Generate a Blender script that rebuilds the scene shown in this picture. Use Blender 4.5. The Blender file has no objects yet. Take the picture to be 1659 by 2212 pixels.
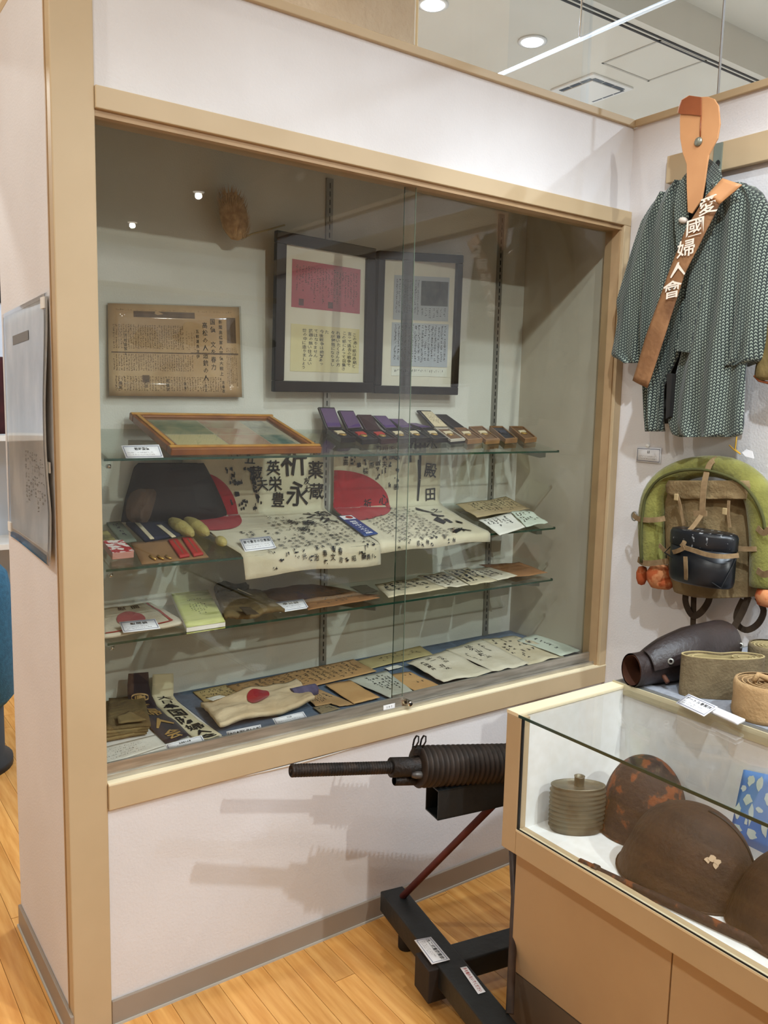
import bpy, bmesh, math, random
from mathutils import Vector, Matrix, noise
random.seed(7)
S = bpy.context.scene
COL = S.collection
PI = math.pi
# ---------------------------------------------------------------- camera
CP = Vector((-0.4792, -1.8686, 1.5))
CR = Vector((0.8136126, -0.58093662, 0.02339186))
CU = Vector((0.05443739, 0.11617359, 0.99173599))
CF = Vector((0.57885327, 0.8056155, -0.12614497))
FPX = 1808.0
cd_ = bpy.data.cameras.new('camera'); cam = bpy.data.objects.new('camera', cd_); COL.objects.link(cam)
cd_.sensor_fit = 'VERTICAL'; cd_.sensor_height = 36.0; cd_.lens = 36.0 * FPX / 2212.0
cd_.clip_start = 0.05; cd_.clip_end = 60
cam.matrix_world = Matrix(((CR.x, CU.x, -CF.x, CP.x), (CR.y, CU.y, -CF.y, CP.y), (CR.z, CU.z, -CF.z, CP.z), (0, 0, 0, 1)))
S.camera = cam
# ---------------------------------------------------------------- colour management, world, room lights
S.view_settings.view_transform = 'Standard'; S.view_settings.look = 'None'
S.view_settings.gamma = 1.0; S.view_settings.use_curve_mapping = False
S.view_settings.exposure = -0.62
w = bpy.data.worlds.new('world'); S.world = w; w.use_nodes = True
w.node_tree.nodes['Background'].inputs[0].default_value = (0.9, 0.92, 1.0, 1)
w.node_tree.nodes['Background'].inputs[1].default_value = 0.05
HC = 3.3; HR_ = 3.48                                              # ceiling height
def lamp_spot(name, loc, target, power, col, angle=110, blend=0.6, size=0.05):
    l = bpy.data.lights.new(name, 'SPOT'); l.energy = power; l.color = col
    l.spot_size = math.radians(angle); l.spot_blend = blend; l.shadow_soft_size = size
    o = bpy.data.objects.new(name, l); COL.objects.link(o); o.location = loc
    o.rotation_euler = (Vector(target) - Vector(loc)).to_track_quat('-Z', 'Y').to_euler()
    return o
WARM = (0.93, 0.98, 0.96); NEUT = (0.86, 0.99, 1.10); COOL = (0.74, 0.95, 1.22)
SPOTS = [((1.2, -2.5), (0.95, -0.45, 0.35), 260, NEUT), ((0.8, -4.2), (0.8, 0, 0.6), 320, WARM), ((2.35, -3.3), (1.80, -0.3, 1.1), 140, COOL), ((0.2, -1.6), (1.81, -0.36, 1.25), 240, NEUT)]
DOWN = [((-1.5, -1.9), 105, WARM, 'warm downlight in the ceiling behind the viewer on the left'), ((-1.6, -0.3), 125, WARM, 'added warm fill lamp in the ceiling left of the display case'), ((1.0, -1.45), 90, NEUT, 'added fill lamp in the ceiling above the low glass cabinet'), ((0.2, -3.0), 50, WARM, 'warm downlight in the ceiling opposite the display case'),  # lamps left of the case and over the cabinet are added fill
        ((3.2, -1.6), 120, NEUT, 'downlight in the ceiling behind the right wall'), ((2.0, 1.31), 120, COOL, 'cool white downlight near the top edge above the case'), ((2.64, 1.3), 120, COOL, 'cool glowing downlight seen through the glass above the case'), ((-1.5, 1.6), 90, WARM, 'added warm fill lamp in the ceiling beside the blue chair'), ((0.45, 0.15), 16, WARM, 'added fill lamp directly above the top of the display case'), ((-1.0, 3.0), 90, WARM, 'warm downlight in the ceiling by the far white shelf'),  # chair-side and case-top lamps are added to brighten side panel and bulkhead
        ((3.3, 2.4), 150, NEUT, 'added bounce lamp in the far hall ceiling, nearest the air vent'), ((4.6, 1.2), 150, NEUT, 'added bounce lamp in the far hall ceiling by the end wall'), ((4.6, 3.6), 150, NEUT, 'added bounce lamp in the far corner of the hall ceiling')]  # far hall lamps are added, their floor bounce brightens the ceiling
# ---------------------------------------------------------------- helpers
def lin(c):
    return tuple(((v / 255.0) / 12.92 if v / 255.0 <= 0.04045 else ((v / 255.0 + 0.055) / 1.055) ** 2.4) for v in c) + (1.0,)
MATS = {}
def mat(name, c1, c2=None, rough=0.6, scale=8.0, detail=4.0, bump=0.0, bscale=None, metal=0.0, c3=None, lo=0.35, hi=0.65, stretch=None, spec=0.5, coat=0.0, sheen=0.0, rnd=0.0):
    if name in MATS: return MATS[name]
    m = bpy.data.materials.new(name); m.use_nodes = True; MATS[name] = m
    nt = m.node_tree; N = nt.nodes; L = nt.links; b = N['Principled BSDF']
    b.inputs['Roughness'].default_value = rough; b.inputs['Metallic'].default_value = metal
    b.inputs['Specular IOR Level'].default_value = spec; b.inputs['Coat Weight'].default_value = coat
    b.inputs['Sheen Weight'].default_value = sheen
    b.inputs['Base Color'].default_value = lin(c1); m.diffuse_color = lin(c1)
    tc = N.new('ShaderNodeTexCoord'); mp = N.new('ShaderNodeMapping'); L.new(tc.outputs['Object'], mp.inputs[0])
    if stretch: mp.inputs['Scale'].default_value = stretch
    col = None
    if c2 is not None:
        n = N.new('ShaderNodeTexNoise'); n.inputs['Scale'].default_value = scale; n.inputs['Detail'].default_value = detail
        L.new(mp.outputs[0], n.inputs['Vector'])
        r = N.new('ShaderNodeValToRGB'); r.color_ramp.elements[0].position = lo; r.color_ramp.elements[1].position = hi
        r.color_ramp.elements[0].color = lin(c1); r.color_ramp.elements[1].color = lin(c2)
        if c3 is not None:
            e = r.color_ramp.elements.new((lo + hi) / 2); e.color = lin(c3)
        L.new(n.outputs[0], r.inputs[0]); col = r.outputs[0]
    if rnd:
        oi = N.new('ShaderNodeObjectInfo'); hv = N.new('ShaderNodeHueSaturation')
        mr = N.new('ShaderNodeMapRange'); mr.inputs[3].default_value = 1 - rnd; mr.inputs[4].default_value = 1 + rnd
        L.new(oi.outputs['Random'], mr.inputs[0]); L.new(mr.outputs[0], hv.inputs['Value'])
        if col is None: hv.inputs['Color'].default_value = lin(c1)
        else: L.new(col, hv.inputs['Color'])
        col = hv.outputs[0]
    if col is not None: L.new(col, b.inputs['Base Color'])
    if bump:
        n2 = N.new('ShaderNodeTexNoise'); n2.inputs['Scale'].default_value = bscale or scale * 3; n2.inputs['Detail'].default_value = 6
        L.new(mp.outputs[0], n2.inputs['Vector'])
        bp = N.new('ShaderNodeBump'); bp.inputs['Strength'].default_value = bump; bp.inputs['Distance'].default_value = 0.01
        L.new(n2.outputs[0], bp.inputs['Height']); L.new(bp.outputs[0], b.inputs['Normal'])
    return m
def emis(name, c, s):
    if name in MATS: return MATS[name]
    m = bpy.data.materials.new(name); m.use_nodes = True; MATS[name] = m
    b = m.node_tree.nodes['Principled BSDF']; b.inputs['Base Color'].default_value = (0.8, 0.8, 0.8, 1)
    b.inputs['Emission Color'].default_value = tuple(c) + (1,); b.inputs['Emission Strength'].default_value = s
    return m
def glass(name, tint=(0.985, 0.995, 0.985), f0=0.04, rough=0.0):
    if name in MATS: return MATS[name]
    m = bpy.data.materials.new(name); m.use_nodes = True; MATS[name] = m
    nt = m.node_tree; N = nt.nodes; L = nt.links
    for n in list(N):
        if n.type == 'BSDF_PRINCIPLED': N.remove(n)
    out = [n for n in N if n.type == 'OUTPUT_MATERIAL'][0]
    tr = N.new('ShaderNodeBsdfTransparent'); tr.inputs[0].default_value = tint + (1,)
    gl = N.new('ShaderNodeBsdfGlossy'); gl.inputs['Roughness'].default_value = rough
    lw = N.new('ShaderNodeLayerWeight'); lw.inputs[0].default_value = 0.5
    pw = N.new('ShaderNodeMath'); pw.operation = 'POWER'; pw.inputs[1].default_value = 5; L.new(lw.outputs['Facing'], pw.inputs[0])
    ma = N.new('ShaderNodeMath'); ma.operation = 'MULTIPLY_ADD'; ma.inputs[1].default_value = 1 - f0; ma.inputs[2].default_value = f0
    L.new(pw.outputs[0], ma.inputs[0])
    mx = N.new('ShaderNodeMixShader'); L.new(ma.outputs[0], mx.inputs[0]); L.new(tr.outputs[0], mx.inputs[1]); L.new(gl.outputs[0], mx.inputs[2])
    L.new(mx.outputs[0], out.inputs['Surface'])
    return m
def tag(o, label=None, cat=None, group=None, kind=None):
    if label: o['label'] = label
    if cat: o['category'] = cat
    if group: o['group'] = group
    if kind: o['kind'] = kind
    return o
ROOT = {}                                             # object name -> world origin its meshes are stored around
def thing(name, label, cat, loc, group=None, kind=None):
    o = bpy.data.objects.new(name, None); COL.objects.link(o); o.location = loc
    o.empty_display_size = 0.05; ROOT[o.name] = Vector(loc)
    return tag(o, label, cat, group, kind)
class MB:
    def __init__(s): s.v = []; s.f = []; s.sm = []
    def add(s, vs, fs, smooth=False):
        k = len(s.v); s.v += [Vector(v) for v in vs]; s.f += [tuple(i + k for i in f) for f in fs]; s.sm += [smooth] * len(fs); return s
    def box(s, x0, x1, y0, y1, z0, z1):
        return s.add([(x0, y0, z0), (x1, y0, z0), (x1, y1, z0), (x0, y1, z0), (x0, y0, z1), (x1, y0, z1), (x1, y1, z1), (x0, y1, z1)],
                     [(0, 3, 2, 1), (4, 5, 6, 7), (0, 1, 5, 4), (1, 2, 6, 5), (2, 3, 7, 6), (3, 0, 4, 7)])
    def obox(s, c, ax, ay, az):                       # oriented box: centre and three half-extent vectors
        c, ax, ay, az = map(Vector, (c, ax, ay, az)); vs = []
        for k in (-1, 1):
            for i, j in ((-1, -1), (1, -1), (1, 1), (-1, 1)): vs.append(c + ax * i + ay * j + az * k)
        return s.add(vs, [(0, 3, 2, 1), (4, 5, 6, 7), (0, 1, 5, 4), (1, 2, 6, 5), (2, 3, 7, 6), (3, 0, 4, 7)])
    def quad(s, *p): return s.add(p, [tuple(range(len(p)))])
    def prism(s, poly, d, smooth=False):              # polygon extruded by vector d
        d = Vector(d); n = len(poly); p = [Vector(a) for a in poly]
        return s.add(p + [a + d for a in p], [tuple(range(n - 1, -1, -1)), tuple(range(n, 2 * n))] + [(i, (i + 1) % n, n + (i + 1) % n, n + i) for i in range(n)], smooth)
    def tube(s, path, r, n=10, caps=True, closed=False):
        P = [Vector(p) for p in path]; m = len(P); rs = r if isinstance(r, (list, tuple)) else [r] * m
        vs = []; ref = None
        for i in range(m):
            if closed: t = P[(i + 1) % m] - P[i - 1]
            else: t = P[min(i + 1, m - 1)] - P[max(i - 1, 0)]
            t.normalize()
            if ref is None:
                ref = Vector((0, 0, 1)) if abs(t.z) < 0.9 else Vector((1, 0, 0))
            a = (ref - t * ref.dot(t)).normalized(); ref = a; b = t.cross(a)
            for k in range(n):
                q = 2 * PI * k / n; vs.append(P[i] + (a * math.cos(q) + b * math.sin(q)) * rs[i])
        fs = []
        for i in range(m if closed else m - 1):
            for k in range(n):
                i2 = (i + 1) % m; fs.append((i * n + k, i * n + (k + 1) % n, i2 * n + (k + 1) % n, i2 * n + k))
        s.add(vs, fs, True)
        if caps and not closed:
            k0 = len(s.v) - m * n
            s.f += [tuple(k0 + k for k in range(n - 1, -1, -1)), tuple(k0 + (m - 1) * n + k for k in range(n))]; s.sm += [False, False]
        return s
    def lathe(s, prof, o, ax=(0, 0, 1), n=24, sx=1.0, up=None):   # profile [(radius, along)] about an axis
        o = Vector(o); t = Vector(ax).normalized(); ref = Vector(up) if up else (Vector((1, 0, 0)) if abs(t.x) < 0.9 else Vector((0, 0, 1)))
        a = (ref - t * ref.dot(t)).normalized(); b = t.cross(a); vs = []
        for r, h in prof:
            for k in range(n):
                q = 2 * PI * k / n; vs.append(o + t * h + (a * math.cos(q) * sx + b * math.sin(q)) * r)
        fs = [(i * n + k, i * n + (k + 1) % n, (i + 1) * n + (k + 1) % n, (i + 1) * n + k) for i in range(len(prof) - 1) for k in range(n)]
        return s.add(vs, fs, True)
    def grid(s, nu, nv, fn, thick=None, smooth=True, wrap=False):  # fn(u,v) -> point, u,v in 0..1
        vs = [Vector(fn(i / nu, j / nv)) for j in range(nv + 1) for i in range(nu + 1)]
        fs = [(j * (nu + 1) + i, j * (nu + 1) + i + 1, (j + 1) * (nu + 1) + i + 1, (j + 1) * (nu + 1) + i) for j in range(nv) for i in range(nu)]
        if thick:
            d = Vector(thick); n = len(vs); vs2 = vs + [v + d for v in vs]
            fs2 = fs + [tuple(n + i for i in reversed(f)) for f in fs]
            rim = [i for i in range(nu)] + [j * (nu + 1) + nu for j in range(nv)] + [nv * (nu + 1) + i for i in range(nu, 0, -1)] + [j * (nu + 1) for j in range(nv, 0, -1)]
            for k in range(len(rim)):
                a, b = rim[k], rim[(k + 1) % len(rim)]; fs2.append((b, a, n + a, n + b))
            return s.add(vs2, fs2, smooth)
        return s.add(vs, fs, smooth)
    def build(s, name, m, parent=None, bevel=0.0, label=None, kind=None, seg=2):
        o0 = Vector((0, 0, 0))
        if parent is not None: o0 = ROOT[parent.name]
        me = bpy.data.meshes.new(name)
        me.from_pydata([v - o0 for v in s.v], [], s.f); me.validate()
        if len(me.polygons) == len(s.sm): me.polygons.foreach_set('use_smooth', s.sm)
        me.materials.append(m); me.update()
        bm = bmesh.new(); bm.from_mesh(me); bmesh.ops.recalc_face_normals(bm, faces=bm.faces); bm.to_mesh(me); bm.free()
        o = bpy.data.objects.new(name, me); COL.objects.link(o); ROOT[o.name] = o0
        if parent is not None: o.parent = parent
        if bevel:
            bv = o.modifiers.new('bevel', 'BEVEL'); bv.width = bevel; bv.segments = seg; bv.limit_method = 'ANGLE'; bv.angle_limit = math.radians(40)
            bv.harden_normals = False
        return tag(o, label, None, None, kind)
def solo(o, label, cat, group=None):                  # a thing that is one mesh: put its origin at its base
    me = o.data; n = len(me.vertices)
    c = Vector((sum(v.co.x for v in me.vertices) / n, sum(v.co.y for v in me.vertices) / n, min(v.co.z for v in me.vertices)))
    me.transform(Matrix.Translation(-c)); o.location = c; ROOT[o.name] = c
    return tag(o, label, cat, group)
def box(name, m, parent, *b, bevel=0.0): return MB().box(*b).build(name, m, parent, bevel)
def struct(o): o['kind'] = 'structure'; return o
def pix(x, y): return CF + CR * ((x - 829.5) / FPX) - CU * ((y - 1106) / FPX)
def on(x, y, ax, v):                                  # where the sight line of a photo point meets a plane of the room
    d = pix(x, y); return CP + d * ((v - CP[ax]) / d[ax])
X_ = lambda x, y, v: on(x, y, 0, v)
Y_ = lambda x, y, v: on(x, y, 1, v)
Z_ = lambda x, y, v: on(x, y, 2, v)
def nz(x, y=0.0, z=0.0): return noise.noise(Vector((x, y, z)))
# ---------------------------------------------------------------- materials of the place
M_WALL = mat('white_wallpaper', (228, 223, 221), (221, 215, 212), rough=0.85, scale=3, bump=0.13, bscale=160)
M_WALLB = mat('peach_wallpaper', (238, 216, 188), (228, 204, 174), rough=0.9, scale=6, bump=0.5, bscale=60)
M_CEIL = mat('ceiling_board', (232, 226, 212), (226, 219, 204), rough=0.9, scale=2)
M_TRIM = mat('tan_trim', (198, 173, 136), (193, 168, 131), rough=0.5, scale=6)
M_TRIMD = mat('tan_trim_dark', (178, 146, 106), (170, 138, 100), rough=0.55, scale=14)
M_CREAM = mat('cream_edge', (240, 224, 188), rough=0.5)
M_BASE = mat('grey_brown_baseboard', (158, 144, 129), (150, 136, 121), rough=0.45, scale=4)
M_BASED = mat('dark_baseboard', (104, 88, 72), rough=0.5)
M_JOINT = mat('joint_grey', (190, 184, 172), rough=0.7)
M_WOOD = mat('oak_floor', (204, 138, 66), (238, 180, 104), rough=0.26, scale=4, detail=9, stretch=(12, 0.9, 1), rnd=0.15, c3=(224, 162, 88), lo=0.3, hi=0.7)
M_WOODD = mat('floor_joint', (120, 76, 36), rough=0.7)
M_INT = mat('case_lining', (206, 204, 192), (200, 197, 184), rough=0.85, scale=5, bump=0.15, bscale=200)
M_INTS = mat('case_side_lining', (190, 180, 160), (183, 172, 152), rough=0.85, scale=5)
M_CLOTH = mat('blue_grey_cloth', (98, 112, 130), (88, 101, 118), rough=0.95, scale=60)
M_STEEL = mat('brushed_track', (196, 190, 178), (166, 159, 146), rough=0.28, scale=30, metal=0.65, stretch=(0.3, 1, 4))
M_CHROME = mat('polished_metal', (210, 205, 195), rough=0.15, metal=1.0)
M_GREYM = mat('grey_painted_metal', (150, 148, 140), rough=0.4, metal=0.6)
M_BLACK = mat('black', (14, 13, 13), rough=0.6)
M_WHITE = mat('white_paint', (236, 232, 224), rough=0.5)
M_GLASS = glass('case_glass', (0.965, 0.97, 0.955), 0.037)
M_SGLASS = glass('shelf_glass', (0.93, 0.965, 0.94), 0.04)
M_EDGE = mat('glass_edge_green', (26, 58, 44), rough=0.15, spec=0.8)
M_CGLASS = glass('cabinet_glass', (0.985, 0.99, 0.985), 0.04)
M_PANE = glass('smoke_barrier_glass', (0.97, 0.985, 1.0), 0.025)
M_LAMP = emis('lamp_face_warm', (1.0, 0.90, 0.76), 7)
M_LAMPC = emis('lamp_face_cool', (0.88, 0.95, 1.0), 7)
# ---------------------------------------------------------------- floor with boards
fl = struct(MB().box(-4, 6.5, -8.6, 6, -0.06, -0.004).build('floor', M_WOODD))
pl = 0
def plank_mesh(ln):
    mb = MB().box(-0.0311, 0.0311, 0, ln - 0.002, -0.004, 0.0)
    o = mb.build('plank_source', M_WOOD); me = o.data; bpy.data.objects.remove(o); me.name = 'plank'; return me
PM = {l: plank_mesh(l) for l in (0.6, 0.9, 1.2)}
far = MB()
xi = -2.4
while xi < 2.03:
    yy = -1.7 + random.uniform(-0.5, 0); inview = -0.45 < xi < 1.1
    while yy < 5.2:
        l = random.choice((0.6, 0.9, 1.2))
        near = (inview and -1.5 < yy + l and yy < 0.6) or (-0.6 < xi < 0.5 and yy + l > -0.6 and yy < 3.2)
        if near and pl < 290:
            o = bpy.data.objects.new('plank', PM[l]); COL.objects.link(o); o.location = (xi, yy, 0); o.parent = fl; pl += 1
        else: far.box(xi - 0.0311, xi + 0.0311, yy, yy + l - 0.002, -0.004, 0)
        yy += l
    xi += 0.0635
far.box(-4, -2.44, -8.5, 6, -0.004, 0); far.box(-2.44, 2.04, -8.5, -2.21, -0.004, 0)
MB().box(2.04, 6.4, -8.5, 6, -0.004, 0).build('bounce_floor', mat('pale_bounce_surface', (226, 222, 214), rough=0.5), fl)  # unseen pale floor added to bounce light up to the ceiling
far.build('far_planks', M_WOOD, fl, kind='stuff')
# ---------------------------------------------------------------- ceiling with a step up, slot, hatch
YS = 0.861
ce = struct(MB().box(-4, 6.5, YS, 6, HC, HC + 0.05).build('ceiling', M_CEIL))
MB().box(-4, 6.5, -8.6, YS, HR_, HR_ + 0.05).box(-4, 6.5, YS - 0.02, YS, HC, HR_ + 0.05).build('raised_field', M_CEIL, ce)
MB().box(-4, 6.5, YS + 0.02, YS + 0.032, HC - 0.004, HC).box(-4, 6.5, YS + 0.05, YS + 0.062, HC - 0.004, HC).build('slot_line', M_BLACK, ce)
def c33(x, y): v = Z_(x, y, HC); return v
hq = [c33(*q) for q in ((1315, 130), (1430, 92), (1527, 130), (1400, 175))]
hx0, hx1 = min(v.x for v in hq), max(v.x for v in hq); hy0, hy1 = min(v.y for v in hq), max(v.y for v in hq)
hb = MB()
for a in ((hx0, hx1, hy0, hy0 + 0.012), (hx0, hx1, hy1 - 0.012, hy1), (hx0, hx0 + 0.012, hy0, hy1), (hx1 - 0.012, hx1, hy0, hy1)): hb.box(a[0], a[1], a[2], a[3], HC - 0.003, HC)
hb.build('hatch_frame', M_JOINT, ce)
# air conditioner cassette
aq = [c33(*q) for q in ((1190, 192), (1280, 160), (1365, 187), (1275, 222))]
ax0, ax1 = min(v.x for v in aq), max(v.x for v in aq); ay0, ay1 = min(v.y for v in aq), max(v.y for v in aq)
ac = thing('ceiling_air_vent', 'square white air vent with dark slots set in the ceiling', 'air vent', ((ax0 + ax1) / 2, (ay0 + ay1) / 2, HC - 0.02))
MB().box(ax0, ax1, ay0, ay1, HC - 0.012, HC).build('frame', M_WHITE, ac, 0.003)
MB().box(ax0 + 0.05, ax1 - 0.05, ay0 + 0.05, ay1 - 0.05, HC - 0.02, HC - 0.012).build('grille_panel', M_WHITE, ac, 0.002)
sl = MB()
for i in range(3):
    a = (ax1 - ax0 - 0.08) / 3; x0 = ax0 + 0.04 + i * a; sl.box(x0 + 0.004, x0 + a - 0.004, ay0 + 0.025, ay0 + 0.05, HC - 0.014, HC - 0.0125)
    b_ = (ay1 - ay0 - 0.08) / 3; y0 = ay0 + 0.04 + i * b_; sl.box(ax1 - 0.05, ax1 - 0.025, y0 + 0.004, y0 + b_ - 0.004, HC - 0.014, HC - 0.0125)
    sl.box(ax0 + 0.025, ax0 + 0.05, y0 + 0.004, y0 + b_ - 0.004, HC - 0.014, HC - 0.0125)
sl.build('air_slot', mat('vent_dark', (70, 80, 92), rough=0.6), ac)
# outer walls of the hall
struct(box('wall_far', M_WALL, None, -4, 6.5, 6, 6.1, 0, HR_))
struct(box('wall_side', M_WALL, None, -4.1, -4, -8.6, 6, 0, HR_))
struct(box('wall_end', M_WALL, None, 6.5, 6.6, -8.6, 6, 0, HR_))
struct(box('wall_rear', M_WALL, None, -4, 6.5, -8.7, -8.6, 0, HR_))
bk = struct(MB().box(-3.0, 1.39, 0.62, 0.92, 2.47, HC).build('wall_bulkhead', M_WALLB))
MB().box(0.855, 0.862, 0.612, 0.62, 2.47, HC).build('joint_strip', M_BASE, bk)
# hanging smoke barrier with white bottom rail
XB = 2.062
sb = thing('smoke_barrier', 'clear glass smoke barrier hanging from the ceiling with white bottom rail', 'glass barrier', (XB, -1.6, 2.89))
for i in range(6):
    y0 = -4.3 + i * 0.86; MB().box(XB - 0.004, XB + 0.004, y0 + 0.002, y0 + 0.858, 2.9, HC - 0.001 if y0 > YS - 0.3 else HR_ - 0.002).build('glass_pane', M_PANE, sb)
MB().tube([(XB, -4.3, 2.895), (XB, 0.99, 2.895)], 0.0085, 8).build('bottom_rail', M_WHITE, sb)
for yh in (0.46, -0.5, -2.4): MB().tube([(XB - 0.008, yh, 2.9), (XB - 0.008, yh, HR_ - 0.01)], 0.004, 6).build('hanger', M_CHROME, sb)
# ---------------------------------------------------------------- right wall
W = 1.83; YE = -2.4
wr = struct(MB().box(W, W + 0.1, YE, 0.0, 0, 2.4144).build('wall_right', M_WALL))
struct(MB().box(W - 0.012, W + 0.112, YE, -0.012, 2.4144, 2.4363).build('trim_1', M_TRIM, None, 0.002))
struct(MB().box(W - 0.022, W, YE, -0.152, 2.209, 2.291).build('trim_2', M_TRIM, None, 0.002))
struct(MB().box(W - 0.008, W, -0.545, 0.0, 0, 0.0647).build('baseboard_right', M_BASE))
# glass screens standing on the ledges
gs = thing('ledge_glass_screen', 'clear glass screen standing on the ledge above the display case', 'glass screen', (1.6, 0.3, 2.4363))
xa = Y_(900, 110, 0.3).x; xb = Y_(1270, 200, 0.3).x
MB().box(xa, xb - 0.002, 0.296, 0.304, 2.437, 3.2).build('glass_pane', M_PANE, gs)
MB().box(xb + 0.002, 1.93, 0.296, 0.304, 2.437, 3.2).build('glass_pane', M_PANE, gs)
MB().box(xa - 0.003, xa, 0.295, 0.305, 2.437, 3.2).build('edge', M_CREAM, gs)
g2 = thing('wall_glass_screen', 'clear glass screen standing on the ledge above the hanging jacket', 'glass screen', (W + 0.06, -0.9, 2.4363))
yj = X_(1554, 160, W + 0.06).y
for a, b_ in ((0.29, yj + 0.002), (yj - 0.002, YE)): MB().box(W + 0.056, W + 0.064, b_, a, 2.437, 3.2).build('glass_pane', M_PANE, g2)
MB().box(W + 0.055, W + 0.065, yj - 0.0012, yj + 0.0012, 2.437, 3.2).build('edge', M_BASE, g2)
# ---------------------------------------------------------------- built-in display case
D = 0.53; PW = 0.089; H1 = 2.4144; T1 = 2.15; T0 = 2.1038; S1 = 0.6156; S0 = 0.5515; XR = 1.796; YB = 0.465; FZ = 0.625
dc = thing('display_case', 'large built-in display case with sliding glass doors, tan trim and white panels', 'display case', (0.9, 0.26, 0))
MB().box(0, PW, -0.006, 0.03, 0, H1).build('corner_post', M_TRIM, dc, 0.003)
MB().box(0.0005, 0.028, 0.03, D, 0.0, H1).build('side_panel', M_WALL, dc)
MB().box(-0.0015, 0.0005, 0.026, 0.034, 0, H1).build('joint_strip', M_TRIMD, dc)
MB().box(PW, W, 0.0, 0.03, T1, H1).build('header_panel', M_WALL, dc)
MB().box(PW, W, -0.012, 0.05, T0, T1).build('header_trim', M_TRIM, dc, 0.002)
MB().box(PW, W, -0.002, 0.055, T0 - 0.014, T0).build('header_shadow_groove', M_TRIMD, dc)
MB().box(PW, W, -0.014, 0.05, S0, S1 - 0.004).build('sill_trim', M_TRIM, dc, 0.002)
MB().box(PW, W, -0.0145, 0.01, S1 - 0.004, S1).build('sill_edge', M_CREAM, dc)
MB().box(XR, W, -0.012, 0.05, S1, T0).build('right_stile', M_TRIM, dc, 0.002)
MB().box(XR - 0.006, XR, 0.0, 0.06, S1, T0).build('stile_groove', M_TRIMD, dc)
MB().box(PW, W, 0.0, 0.03, 0.0, S0).build('lower_panel', M_WALL, dc)
# peeling wallpaper edge under the sill
pe = MB()
pts = [(0.34 + i * 0.06, 0.012 * math.sin(PI * i / 9) ** 2) for i in range(10)]
pe.grid(9, 1, lambda u, v: (0.33 + u * 0.55, -0.001 - v * 0.0 - 0.012 * math.sin(PI * u) * (1 - v), S0 - 0.002 - v * 0.012 * math.sin(PI * u)), (0, -0.001, 0)).build('peeling_paper', M_WHITE, dc)
MB().box(0.026, W, YB, D, 0.0, H1).build('back_panel', M_INT, dc)
MB().box(0.028, 0.034, 0.03, YB, S1, T1 + 0.1).build('left_lining', M_INT, dc)
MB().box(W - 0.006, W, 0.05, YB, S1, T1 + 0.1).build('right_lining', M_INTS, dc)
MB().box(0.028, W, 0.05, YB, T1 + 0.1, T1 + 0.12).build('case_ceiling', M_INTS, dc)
MB().box(0.034, W - 0.006, 0.045, YB, FZ - 0.02, FZ).build('case_floor', M_WHITE, dc)
MB().box(0.42, W - 0.008, 0.05, YB - 0.002, FZ, FZ + 0.002).build('floor_cloth', M_CLOTH, dc)
MB().box(0.0, W, -0.012, D, H1, 2.4363).build('top_ledge', M_TRIM, dc, 0.002)
struct(MB().box(0.089, W - 0.008, -0.008, 0.0, 0, 0.0647).build('baseboard_front', M_BASE, None, 0.002))
struct(MB().box(-0.008, 0.0005, -0.006, D, 0, 0.0647).build('baseboard_left', M_BASE, None, 0.002))
jb = MB().box(0.089, W, -0.0115, -0.0082, 0.0, 0.006).box(-0.012, -0.0082, -0.006, D, 0.0, 0.006).build('trim_3', M_JOINT); struct(jb)
# sliding glass and its track
MB().box(PW, XR - 0.006, 0.008, 0.044, S1, S1 + 0.008).box(PW, XR - 0.006, 0.008, 0.012, S1 + 0.008, S1 + 0.012).build('track', M_STEEL, dc)
gx0, gx1 = 0.931, 0.957
gl = MB().box(PW + 0.001, gx1, 0.0155, 0.0185, S1 + 0.008, T0 - 0.002).build('sliding_glass', M_GLASS, dc)
MB().box(PW + 0.001, gx1, 0.0125, 0.0205, S1 + 0.009, S1 + 0.04).build('bottom_rail', M_STEEL, gl)
MB().box(gx1, gx1 + 0.0007, 0.0155, 0.0185, S1 + 0.04, T0).build('pane_edge', mat('pale_glass_edge', (120, 136, 118), rough=0.2), gl)
gr = MB().box(gx0, XR - 0.007, 0.031, 0.034, S1 + 0.008, T0 - 0.002).build('sliding_glass', M_GLASS, dc)
MB().box(gx0, XR - 0.007, 0.0285, 0.0365, S1 + 0.009, S1 + 0.04).build('bottom_rail', M_STEEL, gr)
MB().box(gx0 - 0.0009, gx0, 0.031, 0.034, S1 + 0.04, T0).build('pane_edge', M_EDGE, gr)
lk = MB().box(gx1 - 0.004, gx1 + 0.012, 0.009, 0.028, S1 + 0.01, S1 + 0.032).lathe([(0.0, -0.022), (0.008, -0.022), (0.009, -0.02), (0.009, 0.0), (0, 0)], (gx1 + 0.012, 0.01, S1 + 0.022), (0, 1, 0), 16).build('lock', M_CHROME, dc)
MB().lathe([(0, -0.0225), (0.005, -0.0225), (0.005, -0.021)], (gx1 + 0.012, 0.01, S1 + 0.022), (0, 1, 0), 12).build('keyhole', M_BLACK, lk)
# slotted uprights
for xs in (0.16, 0.955, 1.69):
    st = MB().box(xs - 0.012, xs + 0.012, YB - 0.008, YB, FZ, 2.2).build('upright', M_GREYM, dc)
    sm = MB(); z = FZ + 0.02
    while z < 2.18: sm.box(xs - 0.002, xs + 0.002, YB - 0.0086, YB - 0.0079, z, z + 0.016); z += 0.025
    sm.build('slots', M_BLACK, st, kind='stuff')
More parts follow.
